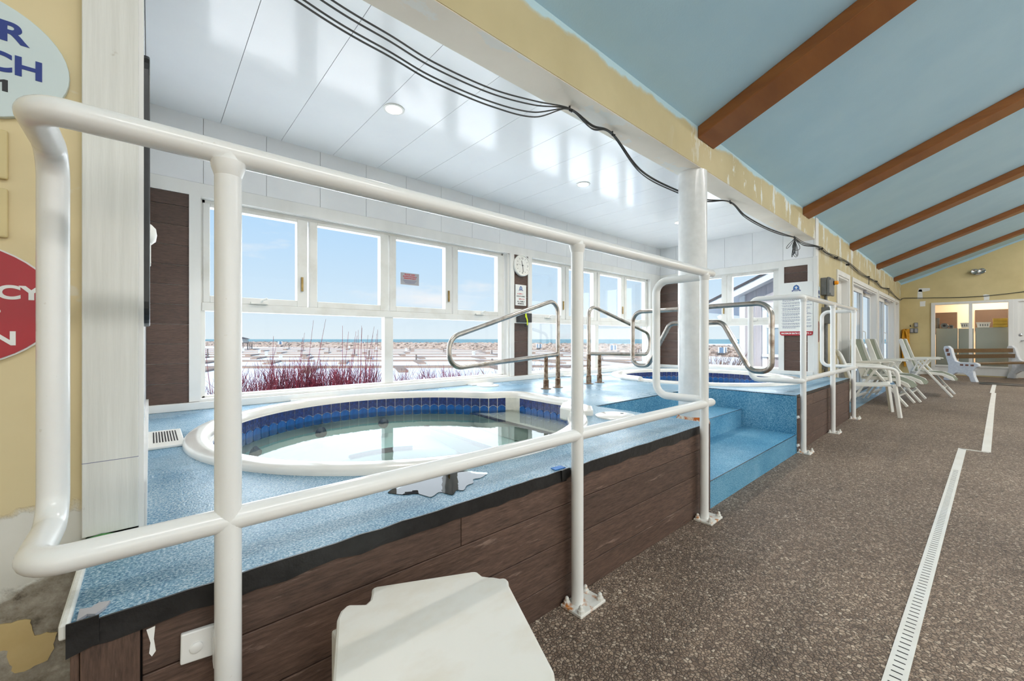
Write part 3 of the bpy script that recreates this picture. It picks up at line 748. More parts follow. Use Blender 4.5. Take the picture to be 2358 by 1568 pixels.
MB().box(-.02, .13, 2.54, 2.985, ZD, ZD + .012).build('plate', 'plastic_white', g, bevel=.003)
for i in range(9):
    x = .012 + .0112 * i
    MB().box(x, x + .0052, 2.64, 2.94, ZD + .0122, ZD + .0128).build('slot', 'ink_black', g)
pud = [(0.596, 1.308), (0.631, 1.252), (0.670, 1.237), (0.687, 1.172), (0.735, 1.200), (0.750, 1.141), (0.790, 1.178), (0.799, 1.149), (0.840, 1.189), (0.870, 1.186), (0.892, 1.227), (0.922, 1.213), (0.983, 1.244), (0.951, 1.279), (0.927, 1.357), (0.829, 1.360), (0.777, 1.367), (0.697, 1.351), (0.630, 1.331)]
tag(MB().prism(smooth2(resample(pud, 90), 1), 'z', ZD + .0005, ZD + .0022).build('water_puddle', 'pool_water'), 'shallow puddle on the blue deck behind the black edge tape', 'puddle')
MB().prism([(-.005, .478), (.008, .48), (.006, .455), (.009, .43), (.003, .422), (-.001, .43), (.001, .45)], 'y', 1.0765, 1.0785).build('paint_drip', 'ink_white', dk)
# small debris on the deck edge
tag(MB().prism([(-.13, .535), (-.05, .545), (-.035, .553), (-.09, .565), (-.125, .558)], 'y', 1.44, 1.425).build('green_scrap', 'green_scrap'), 'scrap of green plastic under the white trim board', 'scrap')

# ================================================================ guard rails
YRAIL = 1.035; RR = .0242
def post(parent, x, plate=True, bracket_z=()):
    MB().cyl((x, YRAIL, 0.0), (x, YRAIL, 1.437), RR, n=20).build('post', 'rail_paint', parent, smooth=True)
    MB().lathe([(RR, -.03), (RR + .006, -.012), (RR + .008, .0)], (x, YRAIL, 1.418), 20).build('weld_collar', 'rail_paint', parent, smooth=True)
    if plate:
        bp = MB().box(x - .058, x + .098, .970, 1.072, 0, .012).build('base_plate', 'rusty_white', parent, bevel=.003)
        for bx, by in ((-.04, .985), (.08, .985), (-.038, 1.056), (.078, 1.056)):
            MB().lathe([(.013, 0), (.013, .010), (.008, .012), (.008, .022), (.005, .027), (0, .028)], (x + bx, by, .012), 8).build('bolt', 'rusty_white', bp)
    for z in bracket_z:
        b = MB().box(x - .062, x - .01, 1.060, 1.077, z - .012, z + .012).build('bracket', 'rail_paint', parent, bevel=.003)
        MB().lathe([(.009, 0), (.009, -.005), (.004, -.008)], (x - .045, 1.06, z), 10, 'y').build('bolt', 'rail_paint', b)
gl = thing('guard_rail', 'long white pipe guard rail in front of the near tub', 'railing', (1.2, YRAIL, 0))
MB().tube([(-.02, YRAIL, 1.437), (2.50, YRAIL, 1.437), (2.517, YRAIL, 1.437), (2.525, YRAIL, 1.437)], [RR, RR, RR * .85, RR * .3], 24).build('top_rail', 'rail_paint', gl, smooth=True)
MB().tube([(-.02, YRAIL, .672), (2.50, YRAIL, .672), (2.517, YRAIL, .672), (2.525, YRAIL, .672)], [RR, RR, RR * .85, RR * .3], 24).build('lower_rail', 'rail_paint', gl, smooth=True)
MB().tube(fillet([(-.02, YRAIL, 1.437), (-.150, YRAIL, 1.437), (-.150, 1.267, 1.437), (-.150, 1.267, .672), (-.150, YRAIL, .672), (-.02, YRAIL, .672)], [.045, .06, .06, .045], 8), RR, 24).build('end_return', 'rail_paint', gl, smooth=True)
MB().tube(fillet([(2.41, YRAIL, 1.412), (2.41, 1.335, 1.412), (2.41, 1.335, .695), (2.41, YRAIL, .695)], .075, 8), RR * .96, 20).build('end_return', 'rusty_white' if False else 'rail_paint', gl, smooth=True)
post(gl, .123, False); post(gl, 1.262); post(gl, 2.41)
br = MB().prism([(.047, .448), (.104, .444), (.110, .437), (.110, .372), (.100, .380), (.046, .386)], 'y', 1.077, 1.066).build('bracket', 'rail_paint', gl, bevel=.003)
MB().prism([(1.06, .442), (1.035, .434), (1.035, .368), (1.06, .372)], 'x', .098, .110).build('bracket', 'rail_paint', gl, bevel=.003)
MB().lathe([(.011, 0), (.011, -.003), (.008, -.005)], (.072, 1.066, .412), 18, 'y').build('bolt', 'rail_paint', br, smooth=True)
for z in (.31, .045):
    MB().lathe([(.007, 0), (.007, .006), (.003, .009)], (1.262 + RR, YRAIL, z), 10, 'x').build('bolt', 'rail_paint', gl)
grr = thing('guard_rail', 'shorter white pipe guard rail right of the steps, in front of the far tub', 'railing', (5.7, YRAIL, 0))
MB().tube([(4.55, YRAIL, 1.437), (7.03, YRAIL, 1.437), (7.05, YRAIL, 1.437)], [RR, RR, RR * .4], 20).build('top_rail', 'rail_paint', grr, smooth=True)
MB().tube([(4.55, YRAIL, .672), (7.03, YRAIL, .672), (7.05, YRAIL, .672)], [RR, RR, RR * .4], 20).build('lower_rail', 'rail_paint', grr, smooth=True)
MB().tube(fillet([(4.55, YRAIL, 1.437), (4.465, YRAIL, 1.437), (4.465, 1.465, 1.442), (4.465, 1.465, .648), (4.465, YRAIL, .660), (4.55, YRAIL, .672)], [.05, .08, .08, .05], 8), RR, 20).build('end_return', 'rail_paint', grr, smooth=True)
MB().tube(fillet([(6.89, YRAIL, 1.415), (6.89, 1.372, 1.415), (6.89, 1.372, .685), (6.89, YRAIL, .685)], .08, 8), RR * .96, 20).build('end_return', 'rail_paint', grr, smooth=True)
post(grr, 4.50, True, (.33, .07)); post(grr, 5.70); post(grr, 6.89)

# ---- stainless grab rails
def grab(label, pts, rads, short, y, loc):
    t = thing('grab_rail', label, 'handrail', loc, group='stainless handrails of the spas')
    p3 = [(a, y, b) for a, b in pts]
    MB().tube(fillet(p3, rads, 8), .0225, 18).build('rail', 'steel_worn', t, smooth=True)
    MB().cyl((short[0], y, ZD), (short[0], y, short[1]), .0215, n=18).build('short_post', 'steel_rusty', t, smooth=True)
    for x in (short[0], pts[0][0]):
        MB().lathe([(.055, 0), (.055, .006), (.032, .010), (.030, .012), (.030, .095), (.025, .10)], (x, y, ZD), 20).build('sleeve', 'steel_rusty', t, smooth=True)
    MB().cyl((pts[0][0], y, ZD + .1), (pts[0][0], y, ZD + .34), .0235, n=18).build('post_stain', 'steel_rusty', t, smooth=True)
grab('stainless grab rail sloping down over the near tub, rusted feet', [(3.262, ZD), (3.262, 1.474), (1.897, 1.056), (1.897, .796), (3.262, .884)], [.11, .13, .12], (3.078, .872), 2.94, (3.17, 2.94, ZD))
grab('stainless grab rail sloping down towards the far tub, rusted feet', [(3.790, ZD), (3.790, 1.442), (5.116, 1.124), (5.116, .836), (3.79, .879)], [.10, .13, .12], (3.995, .872), 2.94, (3.9, 2.94, ZD))
def colrail(label, pts, s):
    t = thing('grab_rail', label, 'handrail', (3.43, 1.57, .83), group='stainless handrails of the spas')
    MB().tube(fillet([(3.43, a, b) for a, b in pts], [.10, .085, .07, .07], 8), .0195, 18).build('rail', 'steel_worn', t, smooth=True)
    y = 1.57 + s * .112
    MB().box(3.405, 3.455, y - .004, y + .006, 1.14, 1.35).build('mount_plate', 'steel_worn', t, bevel=.002)
    for z in (1.345, 1.15): MB().lathe([(.010, 0), (.010, s * .008), (.005, s * .013)], (3.43, y, z), 8, 'y').build('bolt', 'steel_worn', t)
colrail('stainless looped handrail on the column reaching towards the lower steps', [(1.462, 1.312), (.984, 1.318), (.984, .805), (1.125, .805), (1.33, 1.183), (1.462, 1.183)], -1)
colrail('stainless looped handrail on the column reaching over the deck', [(1.678, 1.305), (2.142, 1.303), (2.142, .80), (1.985, .80), (1.77, 1.184), (1.678, 1.184)], 1)

# ================================================================ right-hand wall, doors and gable wall
DT = 2.10
rw = MB(); YB = YF + .16
edges = [(XE + .17, 8.42), (9.30, 9.68), (12.52, 12.78), (15.62, 15.87), (16.64, X1 + .2)]
for a, b in edges: rw.box(a, b, YF, YB, 0, zc(YF) + .02)
for a, b in ((8.42, 9.30), (9.68, 12.52), (12.78, 15.62), (15.87, 16.64)): rw.box(a, b, YF, YB, DT, zc(YF) + .02)
rwall = rw.build('wall_right', 'yellow_fascia'); structure(rwall, 'yellow wall with patched paint and sliding doors right of the bay')
def casing(parent, a, b):
    m = MB(); m.box(a - .08, a, YF - .018, YF, 0, DT + .08); m.box(b, b + .08, YF - .018, YF, 0, DT + .08); m.box(a, b, YF - .018, YF, DT, DT + .08)
    m.build('casing', 'white_trim', parent, bevel=.003)
    j = MB(); j.box(a, a + .03, YF, YB, 0, DT); j.box(b - .03, b, YF, YB, 0, DT); j.box(a + .03, b - .03, YF, YB, DT - .03, DT); j.build('jamb', 'white_trim', parent)
def slider(name, a, b, label):
    t = thing(name, None, None, ((a + b) / 2, YF, 0)); structure(t, label); casing(t, a, b); mid = (a + b) / 2
    for k, (u, v, y) in enumerate(((a + .03, mid + .05, YF + .05), (mid - .05, b - .03, YF + .10))):
        f = MB(); w = .085
        f.box(u, u + w, y, y + .04, .03, DT - .03); f.box(v - w, v, y, y + .04, .03, DT - .03); f.box(u + w, v - w, y, y + .04, DT - .12, DT - .03); f.box(u + w, v - w, y, y + .04, .03, .15)
        fo = f.build('sash', 'white_trim', t, bevel=.004)
        MB().box(u + w, v - w, y + .017, y + .023, .15, DT - .12).build('pane', 'glass', fo)
        hx = v - .04 if k == 0 else u + .04
        MB().tube(fillet([(hx, y, .95), (hx, y - .045, .97), (hx, y - .045, 1.19), (hx, y, 1.21)], .02, 4), .009, 8).build('handle', 'plastic_white', fo, smooth=True)
    MB().box(a, b, YF + .02, YB, 0, .03).build('track', 'conduit', t)
    cl_ = MB().box(mid + .1, mid + .75, YF + .0, YF + .05, DT - .075, DT - .025); cl_.build('closer', 'silver_film', t, bevel=.004)
slider('door_1', 9.68, 12.52, 'nearer white sliding glass door in the yellow wall')
slider('door_2', 12.78, 15.62, 'farther white sliding glass door in the yellow wall')
for nm, a, b, lbl in (('door_3', 8.42, 9.30, 'plain white door beside the grey electrical box'), ('door_4', 15.87, 16.64, 'plain white door next to the gable wall')):
    t = thing(nm, None, None, (a, YF, 0)); structure(t, lbl); casing(t, a, b)
    d = MB().box(a + .03, b - .03, YF + .09, YF + .13, .01, DT - .03).build('leaf', 'plastic_white', t, bevel=.003)
    MB().box(a + .15, b - .15, YF + .085, YF + .09, .25, DT - .25).build('panel', 'white_trim', d, bevel=.004)
structure(MB().box(XE + .3, X1, 1.16, YF, 0, .004).build('floor_border', 'deck_rubber'), 'strip of blue painted floor along the sliding doors')

# gable wall
gw = MB(); T = .18
def gp(y0, y1, z0): gw.prism([(y1, z0), (y0, z0), (y0, zc(y0) + .05), (y1, zc(y1) + .05)], 'x', X1, X1 + T)
gp(.80, YF + .1, 0); gp(-1.66, .80, 2.09); gp(YR, -1.66, 0)
gw.box(X1, X1 + T, Y0, YR, 0, zc(YR)); gw.box(X1, X1 + T, -.72, .80, 0, .03)
gwall = gw.build('wall_gable', 'yellow_plain'); structure(gwall, 'yellow gable wall at the far end of the hall')
MB().prism([(YF, zc(YF) - .005), (YR, zc(YR) - .005), (YR, zc(YR) - .07), (-.6, zc(-.6) - .05), (0, zc(0) - .075), (.5, zc(.5) - .05), (.9, zc(.9) - .08), (YF, zc(YF) - .06)], 'x', X1 - .002, X1).build('paint_edge', 'ceiling_blue', gwall)
for a, b, c, d in ((.93, 1.06, 2.02, 2.18), (1.0, 1.1, 2.25, 2.52), (.84, 1.08, 2.47, 2.56), (-.3, -.2, 2.12, 2.27)):
    r = random.Random(int(a * 100)); pts = [(y + r.uniform(-.01, .01), z + r.uniform(-.012, .012)) for y, z in ((a, c), ((a + b) / 2, c), (b, c), (b, (c + d) / 2), (b, d), ((a + b) / 2, d), (a, d), (a, (c + d) / 2))]
    MB().prism(pts, 'x', X1 - .0015, X1).build('paint_patch', 'ink_white', gwall)
gwin = thing('window_4', None, None, (X1, 0, 0)); structure(gwin, 'white framed storage room window in the gable wall')
f = MB(); f.box(X1 - .03, X1 + .1, .735, .82, 0, 2.11); f.box(X1 - .03, X1 + .1, .005, .075, .28, 2.05); f.box(X1 - .03, X1 + .1, -.72, -.635, 0, 2.11); f.box(X1 - .03, X1 + .1, -.635, .735, 2.04, 2.11); f.box(X1 - .03, X1 + .1, -.635, .735, .24, .29)
f.build('frame', 'white_trim', gwin, bevel=.004)
MB().box(X1 - .01, X1 + .04, -.64, .74, .03, .245).build('lower_panel', 'white_trim', gwin)
MB().box(X1 + .03, X1 + .036, .07, .74, .285, 2.045).build('pane', 'glass', gwin); MB().box(X1 + .03, X1 + .036, -.64, .01, .285, 2.045).build('pane', 'glass', gwin)
gd = thing('door_5', None, None, (X1, -1.2, 0)); structure(gd, 'white glazed door with lever handle in the gable wall')
f = MB(); f.box(X1 - .02, X1 + .1, -.80, -.72, 0, 2.11); f.box(X1 - .02, X1 + .1, -1.68, -1.60, 0, 2.11); f.box(X1 - .02, X1 + .1, -1.6, -.8, 2.05, 2.11); f.build('frame', 'white_trim', gd)
f = MB(); f.box(X1 + .02, X1 + .06, -.92, -.80, .01, 2.05); f.box(X1 + .02, X1 + .06, -1.6, -1.48, .01, 2.05); f.box(X1 + .02, X1 + .06, -1.48, -.92, 1.9, 2.05); f.box(X1 + .02, X1 + .06, -1.48, -.92, .01, .62)
lf = f.build('leaf', 'white_trim', gd); MB().box(X1 + .038, X1 + .042, -1.48, -.92, .62, 1.9).build('pane', 'glass', lf)
MB().tube([(X1 + .02, -.86, 1.0), (X1 - .04, -.86, 1.0), (X1 - .045, -.88, 1.0), (X1 - .045, -.98, .995)], .012, 8).build('handle', 'chrome', lf, smooth=True)
MB().lathe([(.035, 0), (.035, -.01), (.02, -.02)], (X1 + .02, -.845, 1.15), 16, 'x').build('deadbolt', 'chrome', lf, smooth=True)
# storage room behind the glass
sr = MB(); sr.box(X1 + T, 20.6, -2.4, -2.3, 0, 2.7); sr.box(20.5, 20.6, -2.4, 1.4, 0, 2.7); sr.box(X1 + T, 20.6, 1.3, 1.4, 0, 2.7); sr.box(X1 + T, 20.6, -2.4, 1.4, 2.6, 2.7)
structure(sr.build('wall_storage', 'warm_wall')); structure(MB().box(X1 + .1, 20.6, -2.4, 1.4, -.2, 0).build('floor_storage', 'mortar'))
lamp('storage_room_light', 'AREA', (19.2, -.4, 2.55), (0, 0, 0), 75, (1, .86, .68), 2.0, 1.5)
for y0, y1, z, lbl in ((.30, .74, 1.36, 'left grey-green cabinet behind the storage window'), (-.02, .28, 1.35, 'narrow grey-green cabinet behind the window mullion'), (-.66, -.05, 1.37, 'wide grey-green cabinet behind the right pane')):
    t = thing('storage_cabinet', lbl, 'cabinet', (17.9, (y0 + y1) / 2, 0), group='grey-green storage cabinets')
    MB().box(17.75, 18.2, y0, y1, 0, z).build('body', 'grey_panel', t, bevel=.006); MB().box(17.735, 17.75, y0 + .01, y1 - .01, .06, z - .02).build('door', 'grey_panel', t, bevel=.004)
MBX = lambda *a: MB().box(*a)
tag(MBX(20.45, 20.5, .35, 1.0, 1.2, 1.95).build('wall_board', 'brown_panel'), 'dark brown board on the storage room wall behind the left pane', 'board')
tag(MBX(20.45, 20.5, -.75, -.05, 1.3, 2.0).build('wall_board', 'brown_panel'), 'dark brown board on the storage room wall behind the right pane', 'board')
tag(MBX(20.44, 20.5, -1.15, -.82, 1.3, 2.02).build('wall_board', 'orange_board'), 'orange board on the storage room wall', 'board')
for y, z, r, l in ((.565, 1.44, .08, 'thick grey roll lying on the left cabinet'), (.425, 1.40, .05, 'thin grey roll beside the thicker roll')):
    t = thing('rolled_mat', l, 'mat', (17.9, y, 1.36), group='rolled mats on the cabinets')
    MB().cyl((17.72, y, 1.36 + r), (18.2, y, 1.36 + r), r, n=18).build('roll', 'conduit', t, smooth=True); MB().cyl((17.715, y, 1.36 + r), (17.73, y, 1.36 + r), r * .4, n=12).build('core', 'ink_black', t)
tag(MB().cyl((17.85, .71, 1.36), (17.85, .71, 1.68), .045, n=14).build('standing_roll', 'conduit', smooth=True), 'upright grey roll at the left edge of the storage window', 'roll')
for y0, y1, l in ((.02, .24, 'small white plastic basket on the narrow cabinet'), (-.33, -.07, 'larger white plastic basket on the wide cabinet')):
    t = thing('plastic_basket', l, 'basket', (17.9, (y0 + y1) / 2, 1.37), group='white baskets on the cabinets')
    MB().prism([(y0 + .02, 1.372), (y1 - .02, 1.372), (y1, 1.50), (y0, 1.50)], 'x', 17.8, 18.1).build('body', 'plastic_white', t, bevel=.004); MB().box(17.785, 18.115, y0 - .01, y1 + .01, 1.50, 1.52).build('rim', 'plastic_white', t, bevel=.004)
    for k in range(4): MB().box(17.797, 17.801, y0 + .04 + k * .045, y0 + .06 + k * .045, 1.41, 1.47).build('slot', 'conduit', t)
for k in range(3):
    tag(MB().box(17.8, 18.1, -.64, -.38, 1.372 + .085 * k, 1.452 + .085 * k).build('yellow_carton', 'carton_yellow', bevel=.004), ('bottom', 'middle', 'top')[k] + ' yellow carton of the stack on the wide cabinet', 'carton', 'stack of yellow cartons')

# fittings on the gable wall
for y, z, l in ((1.135, 1.47, 'topmost of the three small grey outlet boxes on the yellow gable wall'), (1.225, 1.30, 'lower left small grey outlet box on the gable wall'), (1.135, 1.30, 'lower right small grey outlet box on the gable wall')):
    t = thing('outlet_box', l, 'outlet', (X1, y, z), group='small grey outlet boxes')
    MB().box(X1 - .05, X1, y - .042, y + .042, z - .075, z + .065).build('body', 'grey_box', t, bevel=.008); MB().box(X1 - .056, X1 - .05, y - .03, y + .03, z - .05, z + .045).build('cover', 'silver_film', t, bevel=.004)
em = thing('emergency_light', 'twin-head emergency light high on the yellow gable wall', 'light', (X1, -.1, 2.9))
MB().box(X1 - .04, X1, -.15, -.05, 2.83, 2.90).build('base', 'plastic_white', em, bevel=.006)
for y in (-.035, -.165):
    MB().lathe([(.03, 0), (.07, -.05), (.075, -.09), (.062, -.1), (0, -.085)], (X1 - .03, y, 2.92), 18, 'x').build('lamp_head', 'chrome', em, smooth=True)
hs = thing('garden_hose', 'yellow hose hanging in long loops in the far corner', 'hose', (17.2, 1.34, .1))
hp = []
for k in range(7):
    y = 1.285 + .024 * k; zt = 1.33 + .01 * (k % 2); zb = .18 + .07 * ((k * 3) % 4); x = 17.23 - .012 * (k % 3)
    if k % 2 == 0: hp += [(x, y, zb), (x, y, .7), (x, y, zt)]
    else: hp += [(x, y, zt), (x, y, .7), (x, y, zb)]
MB().tube(fillet(hp, .016, 3), .016, 8).build('coil', 'hose_yellow', hs, smooth=True)
hp = [(17.19 - .01 * math.sin(a), 1.375 + .06 * math.cos(a), .85 + .46 * math.sin(a)) for a in [2 * PI * k / 40 for k in range(44)]]
MB().tube(hp, .016, 8).build('loop', 'hose_yellow', hs, smooth=True)
MB().tube([(17.3, 1.25, 1.42), (17.17, 1.25, 1.42), (17.16, 1.25, 1.47)], .01, 8).build('hook', 'black_rubber', hs, smooth=True)

# ================================================================ electrical box and signs by the doors
eb = thing('electrical_box', 'grey electrical box with amber lamp on the yellow wall', 'electrical box', (7.46, YF, 1.68))
MB().box(7.30, 7.60, 1.40, YF, 1.685, 1.935).build('body', 'grey_box', eb, bevel=.006)
MB().box(7.295, 7.605, 1.362, 1.398, 1.68, 1.94).build('cover', 'grey_box', eb, bevel=.008)
for z in (1.70, 1.915): MB().box(7.30, 7.34, 1.35, 1.41, z - .012, z + .012).build('latch', 'conduit', eb, bevel=.003)
MB().lathe([(.028, 0), (.028, -.045), (.02, -.055), (0, -.056)], (7.56, 1.362, 1.875), 18, 'y').build('amber_lamp', 'amber', eb, smooth=True)
MB().lathe([(.034, .0), (.034, -.012), (.028, -.014)], (7.56, 1.364, 1.875), 18, 'y').build('lamp_socket', 'ink_black', eb, smooth=True)
MB().cyl((7.42, 1.43, 1.68), (7.42, 1.43, 1.50), .02, n=12).build('conduit_pipe', 'conduit', eb, smooth=True)
db = thing('disconnect_box', 'small grey switch box on the conduit below the electrical box', 'electrical box', (7.42, YF, 1.26))
MB().box(7.35, 7.53, 1.36, YF, 1.27, 1.51).build('body', 'grey_box', db, bevel=.006); MB().box(7.40, 7.48, 1.345, 1.362, 1.33, 1.44).build('switch', 'conduit', db, bevel=.004)
MB().cyl((7.42, 1.43, 1.27), (7.42, 1.43, 0), .025, n=12).build('conduit_pipe', 'conduit', db, smooth=True)
MB().box(7.39, 7.45, 1.43, YF, .6, 1.2).build('back_strap', 'conduit', db)
sg = thing('wall_sign', 'small pale TIMER SWITCH sign on the yellow wall by the electrical box', 'sign', (7.13, YF, 1.65))
MB().prism(rrect(7.05, 7.24, 1.56, 1.80, .03), 'y', YF - .008, YF).build('panel', 'sign_pale', sg)
text('lettering', 'TIMER', 'ink_navy', sg, (7.145, YF - .0085, 1.715), .15, .055, bold=.02); text('lettering', 'SWITCH', 'ink_navy', sg, (7.145, YF - .0085, 1.635), .16, .055, bold=.02)
sg = thing('wall_sign', 'narrow maroon sign low on the yellow wall beside the bay corner', 'sign', (7.13, YF, 1.1))
MB().prism(rrect(7.07, 7.20, 1.0, 1.30, .05), 'y', YF - .008, YF).build('panel', 'sign_maroon', sg)
for z in (1.22, 1.15, 1.08): MB().box(7.09, 7.18, YF - .009, YF - .008, z - .018, z + .018).build('faded_line', 'brown_patch', sg)
sg = thing('wall_sign', 'cream notice behind the electrical box conduit', 'sign', (7.62, YF, 1.55))
MB().box(7.47, 7.78, YF - .008, YF, 1.50, 1.665).build('panel', 'sign_cream', sg)
for z in (1.635, 1.59, 1.545): MB().box(7.50, 7.75, YF - .009, YF - .008, z - .012, z + .012).build('faded_line', 'ink_grey', sg)
ps = thing('cut_opening', 'dark unpatched cut-out in the yellow wall above the small sign', 'wall opening', (7.12, YF, 1.9))
MB().box(7.06, 7.12, YF - .002, YF - .0005, 1.81, 1.985).build('gap', 'ink_black', ps); MB().box(7.12, 7.20, YF - .003, YF - .0005, 1.80, 1.98).build('torn_board', 'sign_white', ps)

# caution sign on the bay end wall
sg = thing('caution_sign', 'tall white spa rules board with blue emblem and red bottom band', 'sign', (XE, 1.69, 1.1))
xf = XE - .022
MB().prism(rrect(1.492, 1.892, 1.098, 1.866, .03), 'x', xf, xf + .008).build('board', 'sign_white', sg)
arc = lambda cy, a0, a1: [(cy + .03 * math.cos(math.radians(a0 + (a1 - a0) * k / 5)), 1.1275 + .03 * math.sin(math.radians(a0 + (a1 - a0) * k / 5))) for k in range(6)]
MB().prism([(1.8925, 1.157), (1.4915, 1.157)] + arc(1.5215, 180, 270) + arc(1.8625, 270, 360), 'x', xf - .0012, xf).build('red_band', 'sign_red', sg)
text('lettering', 'MAXIMUM BATH CAPACITY: 4', 'ink_white', sg, (xf - .0015, 1.692, 1.128), .365, .026, '-x', .03)
text('lettering', 'CAUTION', 'ink_red', sg, (xf - .0005, 1.692, 1.665), .19, .034, '-x', .02)
def emblem(parent, put, s):
    """domed crest with a ribbon; put(a, b, depth) -> polygon placement"""
    dome = [(-.040, -.018), (.040, -.018)] + [(.040 * math.cos(w), .008 + .046 * math.sin(w)) for w in [PI * k / 14 for k in range(15)]]
    put(dome, 'ink_navy', 1, s); put([(x * .84, .002 + y * .84) for x, y in dome], 'ink_blue', 2, s)
    put([(-.004, .052), (.004, .052), (0, .064)], 'ink_navy', 1, s)
    put([(-.006, -.010), (.006, -.010), (.006, .012), (.020, .014), (.020, .022), (.006, .022), (.004, .036), (-.004, .036), (-.006, .022), (-.020, .022), (-.020, .014), (-.006, .012)], 'ink_white', 3, s)
    put([(-.066, -.034), (-.040, -.018), (0, -.024), (.040, -.018), (.066, -.034), (.052, -.038), (.058, -.050), (.036, -.036), (0, -.042), (-.036, -.036), (-.058, -.050), (-.052, -.038)], 'ink_navy', 4, s)
    put([(-.050, -.0325), (-.034, -.024), (0, -.030), (.034, -.024), (.050, -.0325), (.034, -.030), (0, -.036), (-.034, -.030)], 'sign_pale', 5, s)
def put_end(poly, mat, lv, s): MB().prism([(1.690 - a * s, 1.775 + b * s) for a, b in poly], 'x', xf - .0005 * lv, xf).build('emblem', mat, sg)
emblem(sg, put_end, .92)
fp = MB(); rr = random.Random(5); z = 1.628
for para in (3, 2, 2, 3, 1, 3, 2, 3, 2, 3):
    for ln in range(para):
        y = 1.872 if ln == 0 else 1.86
        end = 1.50 + (rr.uniform(.02, .24) if ln == para - 1 else rr.uniform(0, .03))
        if ln == 0: fp.box(xf - .0008, xf, y - .004, y, z - .0035, z + .0035)
        y = 1.86
        while y > end:
            w = rr.uniform(.010, .03); fp.box(xf - .0008, xf, max(y - w, end), y, z - .0033, z + .0033); y -= w + .005
        z -= .0142
    z -= .0105
    if z < 1.18: break
tag(fp.build('fine_print', 'ink_grey', sg), kind='stuff')

# clock, spa sign and box on the brown pillar
ck = thing('wall_clock', 'round white wall clock on the brown pillar between the windows', 'clock', (3.513, YW, 1.84))
MB().lathe([(.128, 0), (.135, -.01), (.135, -.04), (.128, -.048), (.121, -.046), (.118, -.036), (0, -.036)], (3.513, YW, 1.972), 48, 'y').build('case', 'plastic_white', ck, smooth=True)
yc = YW - .0365
for k in range(12):
    w = PI / 2 - k * PI / 6; c_, s_ = math.cos(w), math.sin(w)
    if k % 3 == 0: text('numeral', str(12 if k == 0 else k), 'ink_black', ck, (3.513 + .090 * c_, yc, 1.972 + .090 * s_), None, .024)
    else: MB().bar((3.513 + .084 * c_, yc, 1.972 + .084 * s_), (3.513 + .100 * c_, yc, 1.972 + .100 * s_), .004, .001, (0, 1, 0)).build('hour_mark', 'ink_black', ck)
def hand(ang, l, w, d, back=.015):
    a = math.radians(90 - ang); MB().bar((3.513 - back * math.cos(a), yc - d, 1.972 - back * math.sin(a)), (3.513 + l * math.cos(a), yc - d, 1.972 + l * math.sin(a)), w, .001, (0, 1, 0)).build('hand', 'ink_black', ck)
hand(345, .062, .006, .003); hand(172, .082, .005, .005); hand(277, .08, .0015, .007, .03)
MB().lathe([(.006, 0), (.006, -.01), (0, -.011)], (3.513, yc, 1.972), 12, 'y').build('hub', 'ink_black', ck)
sg = thing('spa_sign', 'small white SPA 1 and SPA 2 sign under the clock', 'sign', (3.51, YW, 1.47))
ys = YW - .008
MB().box(3.420, 3.604, ys, YW, 1.470, 1.732).build('panel', 'sign_white', sg)
def put_spa(poly, mat, lv, s): MB().prism([(3.512 + a * s, 1.682 + b * s) for a, b in poly], 'y', ys - .0005 * lv, ys).build('emblem', mat, sg)
emblem(sg, put_spa, .58)
for tx, mt, z, h, w in (('SPA 1', 'ink_red', 1.617, .020, .068), ('ADULTS ONLY', 'ink_black', 1.586, .018, .148), ('SPA 2', 'ink_red', 1.551, .020, .068), ('ALL FAMILY', 'ink_black', 1.520, .018, .126), ('MEMBERS', 'ink_black', 1.493, .018, .104)):
    text('lettering', tx, mt, sg, (3.512, ys - .0006, z), w, h, bold=.01)
MB().prism([(3.452, 1.617), (3.466, 1.627), (3.466, 1.607)], 'y', ys - .0006, ys).build('arrow', 'ink_red', sg); MB().prism([(3.572, 1.551), (3.558, 1.561), (3.558, 1.541)], 'y', ys - .0006, ys).build('arrow', 'ink_red', sg)
tag(MB().box(3.399, 3.628, YW - .008, YW, 1.245, 1.425).build('backing_plate', 'plastic_white', bevel=.002), 'white backing plate behind the black box on the brown pillar', 'plate')
bb = thing('black_phone_box', 'black box with a yellow tag on the brown pillar', 'box', (3.53, YW, 1.25))
MB().box(3.43, 3.64, YW - .08, YW - .009, 1.256, 1.372).build('body', 'black_rubber', bb, bevel=.006)
MB().prism([(3.517, 1.362), (3.538, 1.366), (3.545, 1.33), (3.560, 1.29), (3.562, 1.222), (3.547, 1.222), (3.543, 1.28), (3.528, 1.315), (3.516, 1.318)], 'y', YW - .086, YW - .081).build('yellow_tag', 'tag_yellow', bb)
MB().lathe([(0, 0), (.018, .004), (.02, .02), (.012, .03), (0, .032)], (3.548, YW - .06, 1.20), 12).build('plug', 'black_rubber', bb, smooth=True)

# notice stuck on the third sash
wn_ = thing('window_notice', 'small silver notice stuck on the window left of the clock', 'sign', (2.036, YW + .08, 1.6))
yy = YW + .082
MB().box(1.918, 2.128, yy, yy + .003, 1.608, 1.731).build('sheet', 'silver_film', wn_)
for tx, z, w in (('PLEASE KEEP', 1.714, .118), ('SLIDING DOORS &', 1.694, .155), ('WINDOWS SHUT', 1.674, .140)): text('lettering', tx, 'ink_red', wn_, (2.023, yy - .0004, z), w, .014, bold=.03, depth=.0003)
for z, w in ((1.653, .15), (1.640, .13), (1.628, .11)): MB().box(2.023 - w / 2, 2.023 + w / 2, yy - .0004, yy, z - .003, z + .003).build('fine_line', 'ink_grey', wn_)

